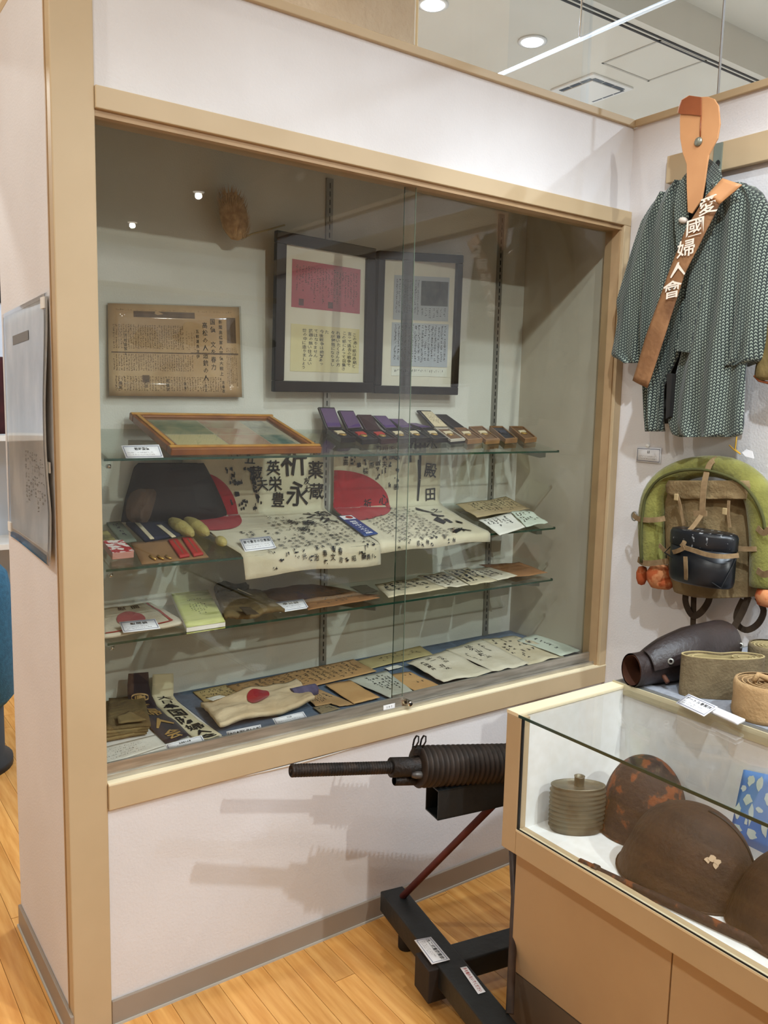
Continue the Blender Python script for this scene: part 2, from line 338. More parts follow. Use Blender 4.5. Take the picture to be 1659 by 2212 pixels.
# glass shelves
SH = {1: (1.358, 0.20), 2: (1.088, 0.215), 3: (0.903, 0.0)}
YF = 0.15
def shz(k, y): return SH[k][0] + (y - YF) * SH[k][1]
for k in (1, 2, 3):
    for a, b_ in ((0.142, 1.715),):
        g = MB(); zz0, zz1 = shz(k, YF), shz(k, YB - 0.012)
        g.prism([(a, YF, zz0 - 0.006), (a, YB - 0.012, zz1 - 0.006), (a, YB - 0.012, zz1), (a, YF, zz0)], (b_ - a, 0, 0))
        sh = g.build('glass_shelf', M_SGLASS, dc)
        MB().box(a, b_, YF - 0.0012, YF, zz0 - 0.006, zz0).box(b_, b_ + 0.0012, YF, YF + 0.01, zz0 - 0.006, zz0 + 0.002).build('shelf_edge', M_EDGE, sh)
        for xs in (0.16, 0.955, 1.66):
            p = [(xs, YB - 0.01, zz1 - 0.008), (xs, YF + 0.012, zz0 - 0.006), (xs, YF + 0.012, zz0 - 0.022), (xs, YF + 0.035, zz0 - 0.026), (xs, YB - 0.01, zz1 - 0.06)]
            br = MB().prism(p, (0.003, 0, 0)).build('bracket', M_GREYM if xs > 0.9 else M_SGLASS, sh)
        MB().lathe([(0, -0.006), (0.005, -0.006), (0.005, 0.004), (0, 0.004)], (0.16, YF + 0.02, zz0 - 0.02), (1, 0, 0), 10).build('bracket_screw', M_CHROME, sh)
# ---------------------------------------------------------------- ceiling lamps
def downlight(loc, power, col, label):
    z = HC if loc[1] > YS else HR_
    t = thing('ceiling_downlight', label, 'ceiling light', (loc[0], loc[1], z - 0.02), 'round downlights in the ceiling')
    MB().lathe([(0.058, 0.0), (0.07, 0.0), (0.072, -0.006), (0.056, -0.008), (0.05, -0.002)], (loc[0], loc[1], z), (0, 0, 1), 24).build('trim_ring', M_WHITE, t)
    MB().lathe([(0.056, -0.004), (0.05, -0.012), (0.03, -0.017), (0, -0.018)], (loc[0], loc[1], z), (0, 0, 1), 24).build('lamp_face', M_LAMPC if col is COOL else M_LAMP, t)
    lamp_spot('downlight_lamp', (loc[0], loc[1], z - (0.10 if loc[1] > 0.8 else 0.04)), (loc[0], loc[1], 0), power, col, (152 if loc[0] < 0 else 160 if loc[1] < -2 else 114) if loc[0] < 2.0 and loc[1] < 0.8 else 176, 0.3, 0.05 if loc[1] > 0.8 else 0.03)
for i, (l, p, c, lb) in enumerate(DOWN):
    if i in (5, 6):
        q = Z_(935, 8, HC) if i == 5 else Z_(1150, 88, HC); l = (q.x, q.y)
    downlight(l, p, c, lb)
for q, lb in (((432, 412), 'warm downlight across the hall, right of the two reflected in the case glass'), ((288, 478), 'warm downlight across the hall, left of the two reflected in the case glass')):
    v = Z_(q[0], q[1], HR_); downlight((v.x, -v.y), 90, WARM, lb)
def track_spot(loc, target, power, col, lb):
    z = HR_; p = Vector((loc[0], loc[1], z - 0.16)); d = (Vector(target) - p).normalized()
    t = thing('track_spotlight', lb, 'spotlight', (loc[0], loc[1], z - 0.16), 'track spotlights on the hall ceiling')
    MB().tube([(loc[0], loc[1], z), tuple(p)], 0.01, 8).build('stem', M_WHITE, t)
    MB().lathe([(0, -0.09), (0.03, -0.09), (0.034, -0.06), (0.045, 0.05), (0.045, 0.06), (0.04, 0.06), (0.036, 0.03)], p, d, 20).build('housing', M_WHITE, t)
    MB().lathe([(0.038, 0.04), (0, 0.04)], p, d, 20).build('lamp_face', M_LAMP, t)
    lamp_spot('spot_lamp', p + d * 0.07, target, power, col, 54 if loc[0] == 0.2 else 64, 0.8, 0.035)
for (l, tg, p, c), lb in zip(SPOTS, ('white track spotlight aimed at the machine gun', 'white track spotlight at the back of the hall aimed at the case', 'white track spotlight aimed at the hanging jacket', 'white track spotlight aimed at the rucksack')): track_spot(l, tg, p, c, lb)
# ---------------------------------------------------------------- low glass cabinet along the right wall
CX = 0.83; CY = -0.546; CYE = -2.1; CH = 0.818; CB = 0.489; CBK = 1.2
kb = thing('low_glass_cabinet', 'tan low cabinet with a glass-topped display box and grey cloth shelf', 'cabinet', (1.3, -1.3, 0))
MB().prism([(CX, CY, CB), (CBK, CY, CB), (CBK, CY - 0.03, CB), (CX + 0.03, CY - 0.03, CB), (CX + 0.03, CY - 0.045, CB), (CX, CY - 0.045, CB)], (0, 0, CH - 0.006 - CB)).build('end_frame', M_TRIM, kb, 0.002)
MB().box(CX, CBK + 0.01, CY - 0.036, CY + 0.0005, CH - 0.006, CH + 0.002).build('end_top_edge', M_CREAM, kb)
MB().box(CX, CX + 0.03, CYE, CY - 0.045, CB, 0.548).build('bottom_rail', M_TRIM, kb, 0.002)
MB().box(CX - 0.0005, CX + 0.012, CYE, CY - 0.045, 0.545, 0.5495).build('rail_edge', M_CREAM, kb)
MB().box(CX + 0.03, CBK, CY - 0.034, CY - 0.03, 0.53, CH - 0.008).build('end_lining', mat('cabinet_lining', (247, 245, 241), (241, 238, 232), rough=0.9, scale=40), kb)
MB().box(CX + 0.012, CBK, CYE, CY - 0.03, 0.515, 0.535).build('cabinet_floor', MATS['cabinet_lining'], kb)
MB().box(CBK, CBK + 0.015, CYE, CY - 0.0, CB, CH - 0.008).build('back_panel', MATS['cabinet_lining'], kb)
MB().box(CX + 0.004, CX + 0.009, CYE, CY - 0.046, 0.549, CH - 0.003).build('front_glass', M_CGLASS, kb)
gt = MB().box(CX + 0.001, CBK, CYE, CY - 0.037, CH - 0.005, CH).build('top_glass', M_CGLASS, kb)
MB().box(CX - 0.0005, CX + 0.001, CYE, CY - 0.037, CH - 0.006, CH + 0.0003).build('glass_edge', M_EDGE, gt)
MB().box(CX + 0.002, CX + 0.01, CY - 0.0475, CY - 0.0455, 0.549, CH - 0.006).build('seal_strip', M_BLACK, kb)
MB().box(CX + 0.0015, CX + 0.003, CYE, CY - 0.046, 0.549, 0.5525).build('seal_strip', M_BLACK, kb)
MB().box(CBK, W - 0.001, CYE, CY, CH - 0.02, CH + 0.004).build('rear_shelf', M_GREYM, kb, 0.002)
MB().box(CBK - 0.004, CBK, CYE, CY, CH - 0.022, CH + 0.006).build('shelf_edge', mat('shelf_edge_strip', (196, 184, 150), rough=0.5), kb)
MB().box(CBK + 0.02, W - 0.01, CYE, CY - 0.01, CH + 0.004, CH + 0.006).build('shelf_cloth', mat('grey_cloth', (150, 152, 158), (138, 140, 147), rough=0.95, scale=80), kb)
M_DOOR = mat('tan_door', (190, 160, 122), (184, 154, 117), rough=0.45, scale=5)
MB().box(CX + 0.055, W - 0.01, CYE, CY - 0.002, 0.0, CB).build('base_body', M_DOOR, kb)
for a, b_ in ((CY - 0.001, -0.9765), (-0.9795, -1.45), (-1.453, CYE)): MB().box(CX + 0.05, CX + 0.055, b_, a, 0.16, CB).build('door', M_DOOR, kb, 0.001)
MB().box(CX + 0.049, CX + 0.055, CYE, CY - 0.001, 0, 0.157).build('toe_kick', M_BASED, kb)
# ---------------------------------------------------------------- writing
GL = {}
def load_glyphs(chars):
    objs = []
    for ch in sorted(set(chars)):
        if ch in GL or ch.isspace(): continue
        cu = bpy.data.curves.new('glyph', 'FONT'); cu.body = ch; cu.size = 1.0; cu.resolution_u = 1; cu.align_x = 'CENTER'; cu.align_y = 'CENTER'
        cu.offset = 0.012
        o = bpy.data.objects.new('glyph', cu); COL.objects.link(o); objs.append((ch, o, cu))
    bpy.context.view_layer.update(); dg = bpy.context.evaluated_depsgraph_get()
    for ch, o, cu in objs:
        me = o.evaluated_get(dg).to_mesh(); vs = [(v.co.x, v.co.y) for v in me.vertices]; fs = [tuple(p.vertices) for p in me.polygons]
        if vs:
            cx = (min(v[0] for v in vs) + max(v[0] for v in vs)) / 2; cy = (min(v[1] for v in vs) + max(v[1] for v in vs)) / 2
            GL[ch] = ([(v[0] - cx, v[1] - cy) for v in vs], fs)
        o.to_mesh_clear()
    for ch, o, cu in objs: bpy.data.objects.remove(o); bpy.data.curves.remove(cu)
T_RED = ['この赤い紙は赤紙と', '言って過去の戦争で', 'この紙によって召集さ', 'れ尊いたくさんの方', '々が犠牲になりまし', 'た', '今後戦争は絶対あっ', 'てはなりません', '武器の無い住みよい', '世の中に造りましょう']
ALLTXT = ''.join(T_RED) + '愛國婦人會大日本国防婦人会襷千人針奉公袋慰問袋寄せ書きの日章旗紙幣国債戦時ゲートル巻脚絆九二式重機関銃手を触れないでください101祈永為薬盛英栄豊蔵友七五天志思神殿田四武運長久征之和君必勝忠尽報士隊兵山川木村林中上下佐藤義勇男夫子一三六八九十正治昭雄信清光文吉春秋政次郎松竹梅石井野原本高橋渡辺伊加藤小心魂誠力戦友大東亜皇軍万歳銃後新聞号外軍人援護章陸海防衛検戦災葉書受領証預金通帳郵便貯金局長印（）年月日は'
load_glyphs(ALLTXT)
NAMES = '武運長久祈君必勝忠尽報山川木村林中上下佐藤義勇男夫正治昭雄信清光文吉春政次郎松竹梅石井野原高橋渡辺伊加小心魂誠力'
def glyph(mb, ch, place, u, v, su, sv, rot=0.0, mir=1):
    if ch not in GL: return
    vs, fs = GL[ch]; c, s = math.cos(rot), math.sin(rot)
    mb.add([place(u + (x * c - y * s) * su, v + (x * s + y * c) * sv) for x, y in vs], fs)
def vtext(mb, txt, place, u, v, su, sv, step=None, jit=0.0):     # a column, top to bottom, v up
    step = step or sv * 1.12
    for i, ch in enumerate(txt):
        glyph(mb, ch, place, u + random.uniform(-jit, jit) * su, v - i * step, su, sv, random.uniform(-jit, jit) * 0.5)
def htext(mb, txt, place, u, v, su, sv, step=None):
    step = step or su * 1.08
    n = len(txt)
    for i, ch in enumerate(txt): glyph(mb, ch, place, u + (i - (n - 1) / 2) * step, v, su, sv)
def stroke(mb, place, p0, p1, w0, w1):
    d = Vector((p1[0] - p0[0], p1[1] - p0[1]))
    if d.length < 1e-6: return
    n = Vector((-d.y, d.x)).normalized()
    mb.add([place(p0[0] + n.x * w0, p0[1] + n.y * w0), place(p0[0] - n.x * w0, p0[1] - n.y * w0), place(p1[0] - n.x * w1, p1[1] - n.y * w1), place(p1[0] + n.x * w1, p1[1] + n.y * w1)], [(0, 1, 2, 3)])
def brush(mb, place, pts, w, n=1):                               # a brush stroke through uv points
    for i in range(len(pts) - 1):
        k = 1 - 0.6 * i / max(1, len(pts) - 1); stroke(mb, place, pts[i], pts[i + 1], w * k, w * (k - 0.25))
def scrib(mb, place, u, v, su, sv, w=0.09):                      # one small unreadable handwritten character
    for _ in range(4):
        a = (u + random.uniform(-.5, .5) * su, v + random.uniform(-.5, .5) * sv)
        if random.random() < 0.55: b = (u + random.uniform(-.5, .5) * su, a[1] + random.uniform(-.12, .12) * sv)
        else: b = (a[0] + random.uniform(-.2, .2) * su, v + random.uniform(-.5, .5) * sv)
        stroke(mb, place, a, b, w * su, w * su * 0.6)
def lines(mb, place, u0, u1, v0, v1, ncol, nchar, vertical=True, fill=0.85, w=0.1, ragged=0.3):
    for i in range(ncol):
        last = int(nchar * (1 - random.random() * ragged))
        for j in range(last):
            if random.random() > fill: continue
            if vertical:
                u = u1 - (i + 0.5) * (u1 - u0) / ncol; v = v1 - (j + 0.5) * (v1 - v0) / nchar
                scrib(mb, place, u, v, (u1 - u0) / ncol * 0.62, (v1 - v0) / nchar * 0.75, w)
            else:
                v = v1 - (i + 0.5) * (v1 - v0) / ncol; u = u0 + (j + 0.5) * (u1 - u0) / nchar
                scrib(mb, place, u, v, (u1 - u0) / nchar * 0.75, (v1 - v0) / ncol * 0.6, w)
# ---------------------------------------------------------------- sheets
def sheet(name, m, q, parent=None, thick=0.0008, wave=0.0, nu=10, nv=8, seed=0, label=None, bend=None):
    # q: corners TL, TR, BR, BL in the room; returns object and place(u, v, lift) with u right, v up
    TL, TR, BR, BL = [Vector(p) for p in q]
    n = (TR - TL).cross(BL - TL).normalized()
    if n.dot(CP - (TL + BR) / 2) < 0: n = -n
    def place(u, v, lift=0.0):
        p = (TL * (1 - u) + TR * u) * v + (BL * (1 - u) + BR * u) * (1 - v)
        h = 0.0
        if wave: h = wave * (0.6 + 0.6 * nz(u * 2.3 + seed * 7.1, v * 2.3, seed) + 0.25 * nz(u * 7 + seed, v * 7, seed * 3.3))
        if bend: h += bend(u, v)
        return p + n * (max(h, 0) + lift)
    o = MB().grid(nu, nv, lambda u, v: place(u, v, 0.0004), n * thick).build(name, m, parent, label=label)
    return o, (lambda u, v: place(u, v, 0.0004 + thick + 0.0005)), n
def shelf_pt(x, y, k, h=0.0):                                    # photo point on the (tilted) glass shelf k
    z0, s = SH[k]; d = pix(x, y)
    t = (z0 + h + s * (CP.y - YF) - CP.z) / (d.z - s * d.y); return CP + d * t
def floor_pt(x, y, h=0.0): return Z_(x, y, FZ + 0.002 + h)
INK = mat('black_ink', (24, 22, 22), rough=0.9); INKG = mat('faded_ink', (70, 62, 52), rough=0.9); INKP = mat('print_ink', (52, 50, 52), rough=0.9)
M_CARD = mat('label_card', (240, 238, 240), rough=0.5); M_BLUEL = mat('navy_line', (70, 74, 110), rough=0.6)
P_CREAM = mat('cream_paper', (216, 203, 172), (200, 184, 150), rough=0.9, scale=9, bump=0.3, bscale=60)
P_PALE = mat('pale_paper', (222, 212, 190), (206, 194, 168), rough=0.9, scale=9, bump=0.35, bscale=50)
P_TAN = mat('tan_paper', (192, 158, 112), (172, 136, 92), rough=0.9, scale=9, bump=0.3, bscale=50)
P_KRAFT = mat('kraft_paper', (166, 118, 74), (146, 100, 60), rough=0.9, scale=8, bump=0.3, bscale=50)
P_GREYP = mat('grey_paper', (196, 196, 182), (182, 180, 164), rough=0.9, scale=9, bump=0.2, bscale=50)
P_WHITE = mat('white_paper', (232, 228, 216), (220, 214, 200), rough=0.9, scale=9, bump=0.2, bscale=40)
P_MINT = mat('mint_paper', (206, 212, 194), (194, 200, 180), rough=0.9, scale=9)
def card(q, title, label, nline=2, name='caption_card', m=M_CARD):
    o, pl_, n = sheet(name, m, q, None, 0.0015, 0, 4, 2)
    solo(o, label, 'caption card')
    b = MB(); w = 0.008
    for a in (((.04, .1), (.96, .1)), ((.04, .9), (.96, .9))): stroke(b, pl_, a[0], a[1], 0.014, 0.014)
    for a in (((.04, .1), (.04, .9)), ((.96, .1), (.96, .9))): stroke(b, pl_, a[0], a[1], 0.006, 0.006)
    b.build('border', M_BLUEL, o)
    t = MB(); asp = (Vector(q[1]) - Vector(q[0])).length / (Vector(q[0]) - Vector(q[3])).length
    sv = 0.24 if nline else 0.5; su = sv / asp
    htext(t, title, pl_, 0.5, 0.70 if nline else 0.5, min(su, 0.8 / len(title)), sv)
    if nline: lines(t, pl_, 0.1, 0.9, 0.18, 0.5, nline, 24, False, 0.95, 0.12, 0.25)
    t.build('lettering', INK, o)
    return o
def vq(pts, yb, yt=None):                                        # upright quad: photo corners TL TR BR BL, bottom at depth yb, top at yt
    yt = yb if yt is None else yt
    return [Y_(*pts[0], yt), Y_(*pts[1], yt), Y_(*pts[2], yb), Y_(*pts[3], yb)]
# ---------------------------------------------------------------- on the back wall
YW = YB - 0.004
# newspaper in a clear sleeve
nt_ = thing('newspaper_page', 'yellowed wartime newspaper page in a clear sleeve pinned to the case wall', 'newspaper', Y_(376, 856, YW))
qn = vq([(232, 655), (515, 664), (522, 858), (235, 855)], YW - 0.012, YW - 0.004)
P_NEWS = mat('news_paper', (226, 194, 150), (200, 164, 122), rough=0.9, scale=5, c3=(206, 172, 130))
no, np_, nn = sheet('page', P_NEWS, qn, nt_, 0.001, 0.003, 14, 10, 3)
b = MB(); lines(b, np_, 0.03, 0.55, 0.5, 0.78, 30, 16, True, 0.95, 0.24, 0.05); lines(b, np_, 0.03, 0.62, 0.26, 0.46, 34, 12, True, 0.95, 0.24, 0.05)
lines(b, np_, 0.04, 0.84, 0.04, 0.22, 40, 10, True, 0.95, 0.24, 0.1); lines(b, np_, 0.88, 0.97, 0.1, 0.55, 6, 26, True, 0.95, 0.24, 0.1); lines(b, np_, 0.05, 0.95, 0.925, 0.95, 1, 60, False, 0.7, 0.1, 0.1)
lines(b, np_, 0.56, 0.64, 0.48, 0.72, 4, 14, True, 0.9); b.build('newsprint', mat('newsprint_ink', (120, 94, 68), rough=.9), no)
b = MB(); vtext(b, '新聞高橋軍人国債大戦上', np_, 0.84, 0.83, 0.03, 0.048, 0.057); vtext(b, '国債官吏を督励'.replace('吏', '文').replace('督', '春').replace('励', '力'), np_, 0.778, 0.83, 0.042, 0.07, 0.083)
vtext(b, '高級の人造銃が人'.replace('級', '松').replace('が', 'か' if 'か' in GL else 'の'), np_, 0.715, 0.79, 0.042, 0.07, 0.083); vtext(b, '五戦運長次伊', np_, 0.655, 0.72, 0.026, 0.045, 0.055)
for u_, v_, t_ in ((0.12, 0.7, '一力村会長文'), (0.08, 0.14, '預金'), (0.26, 0.16, '正治'), (0.42, 0.17, '昭雄次'), (0.55, 0.14, '信清'), (0.71, 0.12, '光文'), (0.85, 0.16, '吉春政')): vtext(b, t_, np_, u_, v_, 0.022, 0.042)
b.build('lettering', INKG, no, kind='stuff')
b = MB()
for a in ((.18, .86, .64, .925), (.89, .6, .965, .88), (.235, .15, .285, .23), (.6, .47, .98, .488), (.02, .47, .6, .482)): b.add([np_(a[0], a[1]), np_(a[2], a[1]), np_(a[2], a[3]), np_(a[0], a[3])], [(0, 1, 2, 3)])
b.build('printed_block', mat('newsprint_grey', (128, 104, 84), (110, 90, 74), rough=0.9, scale=40), no)
MB().grid(8, 6, lambda u, v: Vector(np_(u * 1.02 - 0.01, v * 1.02 - 0.01)) + nn * 0.003, nn * 0.0004).build('clear_sleeve', glass('sleeve_film', (0.97, 0.97, 0.96), 0.05, 0.06), nt_)
# two black picture frames
def picture_frame(name, label, pts, yb, yt, bw, mf, m_in, depth=0.02):
    q = vq(pts, yb, yt); c = (q[2] + q[3]) / 2
    t = thing(name, label, 'picture frame', c)
    TL, TR, BR, BL = q; n = (TR - TL).cross(BL - TL).normalized()
    if n.dot(CP - c) < 0: n = -n
    wd = (TR - TL).length; ht = (TL - BL).length; fu, fv = bw / wd, bw / ht
    def P(u, v, l=0.0): return (TL * (1 - u) + TR * u) * v + (BL * (1 - u) + BR * u) * (1 - v) + n * l
    for (a, b_) in (((0, 0), (1, fv)), ((0, 1 - fv), (1, 1)), ((0, fv), (fu, 1 - fv)), ((1 - fu, fv), (1, 1 - fv))):
        m_ = MB(); r = [P(a[0], a[1]), P(b_[0], a[1]), P(b_[0], b_[1]), P(a[0], b_[1])]
        m_.prism(r, n * depth); m_.build('frame_bar', mf, t, 0.003)
    MB().prism([P(fu * .8, fv * .8, 0.003), P(1 - fu * .8, fv * .8, 0.003), P(1 - fu * .8, 1 - fv * .8, 0.003), P(fu * .8, 1 - fv * .8, 0.003)], n * 0.004).build('mount', m_in, t)
    MB().prism([P(fu, fv, depth * .7), P(1 - fu, fv, depth * .7), P(1 - fu, 1 - fv, depth * .7), P(fu, 1 - fv, depth * .7)], n * 0.001).build('pane', glass('picture_glass', (0.97, 0.98, 0.97), 0.035), t)
    return t, P, fu, fv
def inner(t, P, name, m, r, base=0.0075):                          # a sheet mounted in a frame, r = u0,v0,u1,v1
    u0, v0, u1, v1 = r; n = (P(0, 0, 1) - P(0, 0, 0))
    o = MB().prism([P(u0, v0, base), P(u1, v0, base), P(u1, v1, base), P(u0, v1, base)], n * 0.0006).build(name, m, t)
    return o, (lambda u, v: P(u0 + (u1 - u0) * u, v0 + (v1 - v0) * v, base + 0.001))
M_BLKF = mat('black_lacquer_frame', (9, 7, 8), (14, 10, 11), rough=0.45, scale=20, spec=0.25)
M_MOUNT = mat('ivory_mount', (226, 216, 198), rough=0.9)
f1, P1, fu, fv = picture_frame('black_picture_frame', 'black framed red draft paper above a handwritten cream note', [(592, 498), (806, 538), (800, 848), (585, 846)], YW - 0.03, YW - 0.05, 0.034, M_BLKF, M_MOUNT)
o, pl_ = inner(f1, P1, 'red_paper', mat('red_paper', (178, 66, 84), (166, 58, 76), rough=0.9, scale=4), (0.165, 0.545, 0.855, 0.845))
b = MB(); lines(b, pl_, 0.05, 0.96, 0.1, 0.9, 22, 22, True, 0.85, 0.22, 0.5)
for u_, v_ in ((0.1, 0.1), (0.52, 0.1)): b.add([pl_(u_, v_ - .05), pl_(u_ + .07, v_ - .05), pl_(u_ + .07, v_ + .09), pl_(u_, v_ + .09)], [(0, 1, 2, 3)])
b.build('printing', mat('red_print', (84, 22, 36), rough=0.9), o)
o, pl_ = inner(f1, P1, 'handwritten_note', mat('note_cream', (226, 212, 164), (220, 204, 152), rough=0.9, scale=5), (0.165, 0.135, 0.855, 0.44))
b = MB()
for i, t_ in enumerate(T_RED): vtext(b, t_, pl_, 0.93 - i * 0.082, 0.88 - (0.0 if i not in (0,) else 0.02), 0.062, 0.085, 0.088, 0.15)
b.build('lettering', INK, o)
f2, P2, fu, fv = picture_frame('black_picture_frame', 'black framed grey photocopies with a photo of a bearded man above text', [(812, 542), (994, 552), (982, 853), (803, 849)], YW - 0.028, YW - 0.05, 0.026, M_BLKF, M_MOUNT)
o, pl_ = inner(f2, P2, 'photocopy', mat('copy_grey', (186, 188, 194), (176, 178, 186), rough=0.9, scale=6), (0.2, 0.53, 0.86, 0.84))
b = MB(); lines(b, pl_, 0.03, 0.45, 0.08, 0.92, 9, 22, True, 0.95, 0.18, 0.15); lines(b, pl_, 0.48, 0.96, 0.02, 0.3, 7, 7, True, 0.9, 0.1, 0.3); b.build('printing', INKP, o)
b = MB().add([pl_(.48, .34), pl_(.98, .34), pl_(.98, .9), pl_(.48, .9)], [(0, 1, 2, 3)]); b.build('photograph', mat('dim_photo', (66, 66, 70), (104, 104, 106), rough=0.8, scale=22), o)
o, pl_ = inner(f2, P2, 'photocopy', MATS['copy_grey'], (0.19, 0.20, 0.87, 0.51)); b = MB(); lines(b, pl_, 0.03, 0.97, 0.06, 0.96, 16, 24, True, 0.92, 0.18, 0.1); b.build('printing', INKP, o)
o, pl_ = inner(f2, P2, 'caption_strip', P_WHITE, (0.2, 0.13, 0.87, 0.19)); b = MB(); lines(b, pl_, 0.03, 0.97, 0.35, 0.95, 1, 24, False, 1, 0.13, 0.02); b.build('printing', INK, o)
# ---------------------------------------------------------------- signed flags hung behind and laid over the second shelf
M_FLAG = mat('flag_cloth', (206, 196, 168), (188, 177, 148), rough=0.95, scale=8, bump=0.25, bscale=30, sheen=0.2)
M_FRED = mat('flag_red', (168, 26, 34), (150, 20, 28), rough=0.95, scale=10, sheen=0.2)
def flag(name, label, xl, xr, ztop, drop, seed):
    zb = shz(2, YB - 0.02); yb = YB - 0.012
    Lh = ztop - zb; Ll = math.hypot(yb - YF, zb - shz(2, YF)); Lt = Lh + Ll + drop
    def place(u, s, lift=0.0):                                    # s: distance from the top edge
        a, b_ = xl(s / Lt), xr(s / Lt); x = a + (b_ - a) * u
        rip = 0.004 * nz(x * 9 + seed, s * 6, seed) + 0.002 * math.sin(x * 60 + seed)
        if s < Lh:
            k = max(0.0, (s - (Lh - 0.03)) / 0.03); return Vector((x, yb - 0.004 - lift - rip * 0.5 - 0.010 * k * k, ztop - s))
        if s < Lh + Ll:
            t = (s - Lh) / Ll; y = yb - 0.014 + (YF - yb + 0.014) * t
            return Vector((x, y - lift * 0.2, shz(2, y) + 0.003 + max(0, rip) + lift + 0.006 * max(0, 1 - t * 9) ** 2))
        t = s - Lh - Ll; k = min(t / 0.02, 1.0)
        return Vector((x, YF - 0.004 * k - lift - 0.002 + rip * 0.6 * k, shz(2, YF) + 0.003 + lift * (1 - k) - (t if t > 0.01 else t * 0.9) - 0.012 * nz(x * 5 + seed, 0, 3) * k))
    o = MB().grid(26, 44, lambda u, v: place(u, v * Lt, 0.0), (0, -0.0006, 0.0006)).build(name, M_FLAG)
    solo(o, label, 'flag', 'signed rising-sun flags over the second shelf')
    return o, place, Lh, Ll, Lt
def disc(place, u0, s0, ru, rs, cut0=-99, cut1=99):
    mb = MB(); nr, na = 34, 72; vs = []; 
    for i in range(nr + 1):
        for j in range(na):
            a = 2 * PI * j / na; u = u0 + ru * i / nr * math.cos(a); u = min(max(u, cut0), cut1)
            vs.append(place(u, s0 + rs * i / nr * math.sin(a), 0.0036))
    fs = [(i * na + j, i * na + (j + 1) % na, (i + 1) * na + (j + 1) % na, (i + 1) * na + j) for i in range(nr) for j in range(na)]
    return mb.add(vs, fs, True)
x0a = Y_(428, 1060, YB).x; x1a = Y_(690, 1060, YB).x; pa = shelf_pt(497, 1176, 2); pb = shelf_pt(816, 1172, 2)
fa, pf, Lh, Ll, Lt = flag('signed_flag', 'signed flag with a red disc, left of the two flags on the second shelf', lambda t: x0a - 0.06 + (pa.x - x0a + 0.06) * max(0.0, t) ** 1.2, lambda t: x1a + (pb.x - x1a) * t, 1.405, 0.062, 1.0)
R_ = lambda s: 1
disc(pf, 0.10, Lh - 0.015, 0.24, 0.125).build('red_disc', M_FRED, fa)
pt = lambda u, s: pf(u, s, 0.0022)
pv = lambda u, v: pf(u, -v, 0.0044)                               # v up, so text code can be shared
b = MB(); wd = x1a - x0a + 0.06
for ch, u, s, z in (('為', .93, .045, .05), ('薬', .935, .115, .06), ('蔵', .94, .185, .055), ('祈', .77, .085, .10), ('永', .79, .19, .085), ('英', .615, .105, .05), ('栄', .625, .155, .05), ('豊', .64, .205, .05), ('志', .41, .02, .07), ('盛', .55, .035, .06), ('五', .45, .075, .04), ('蔵', .49, .12, .045), ('天', .53, .16, .04), ('友', .865, .15, .025), ('七', .87, .175, .025)):
    glyph(b, ch, pv, u, -s, z / wd, z, random.uniform(-.1, .1))
for _ in range(26): scrib(b, pv, random.uniform(.3, .52), -random.uniform(.03, .23), 0.022 / wd, 0.02, 0.12)
for ch, u, s, z in (('之', .83, .30, .06), ('和', .93, .29, .05), ('久', .90, .345, .06), ('勇', .62, .345, .04), ('勝', .63, .41, .04), ('義', .73, .36, .045)): glyph(b, ch, pv, u, -(Lh + (s - .255)), z / wd, z, random.uniform(-.2, .2))
for ci in range(15):
    u = 0.20 + ci * 0.053; s = Lh + 0.03 + random.uniform(0, .05)
    while s < Lt - 0.02:
        if random.random() < 0.8 and not (u < .42 and s < Lh + 0.14): 
            if random.random() < 0.45: glyph(b, random.choice(NAMES), pv, u + random.uniform(-.01, .01), -s, 0.016 / wd, 0.018, random.uniform(-.3, .3))
            else: scrib(b, pv, u, -s, 0.016 / wd, 0.016, 0.07)
        s += 0.023
for ch, u in (('義', .86), ('池', .5), ('文', .62)): glyph(b, ch if ch in GL else '治', pv, u, -(Lt - 0.035), 0.018 / wd, 0.022)
b.build('brush_writing', INK, fa)
x0b = Y_(714, 1060, YB).x; x1b = Y_(944, 1060, YB).x; pa = shelf_pt(826, 1180, 2); pb = shelf_pt(1066, 1157, 2); pbk = shelf_pt(990, 1096, 2)
fb, pf2, Lh, Ll, Lt = flag('signed_flag', 'signed flag with a red quarter disc, right of the two flags on the second shelf', lambda t: x0b + (pa.x - x0b) * max(0, (t - .35) / .65), lambda t: x1b + (pb.x - x1b) * min(1, max(0, (t - .38) / .3)), 1.405, 0.03, 5.0)
disc(pf2, 0.0, Lh - 0.01, 0.50, 0.125, cut0=0.0).build('red_disc', M_FRED, fb)
pv2 = lambda u, v: pf2(u, -v, 0.0044); wd = x1b - x0b
b = MB()
for ch, u, s, z in (('神', .74, .05, .10), ('永', .90, .03, .05), ('殿', .895, .13, .055), ('田', .90, .215, .05), ('祈', .30, .235, .035), ('心', .45, .225, .04), ('志', .55, .07, .04)): glyph(b, ch, pv2, u, -s, z / wd, z, random.uniform(-.1, .1))
brush(b, pv2, [(.78, -.09), (.785, -.16), (.775, -.235)], 0.018)
for ci in range(9):
    u = 0.10 + ci * 0.058; s = 0.02 + random.uniform(0, .04)
    while s < 0.23:
        if random.random() < 0.75 and (u - 0.0) ** 2 / .25 + (s - .235) ** 2 / .0156 > 1.05: (glyph(b, random.choice(NAMES), pv2, u, -s, 0.022 / wd, 0.022, random.uniform(-.2, .2)) if random.random() < .5 else scrib(b, pv2, u, -s, 0.02 / wd, 0.022, 0.1))
        s += 0.025
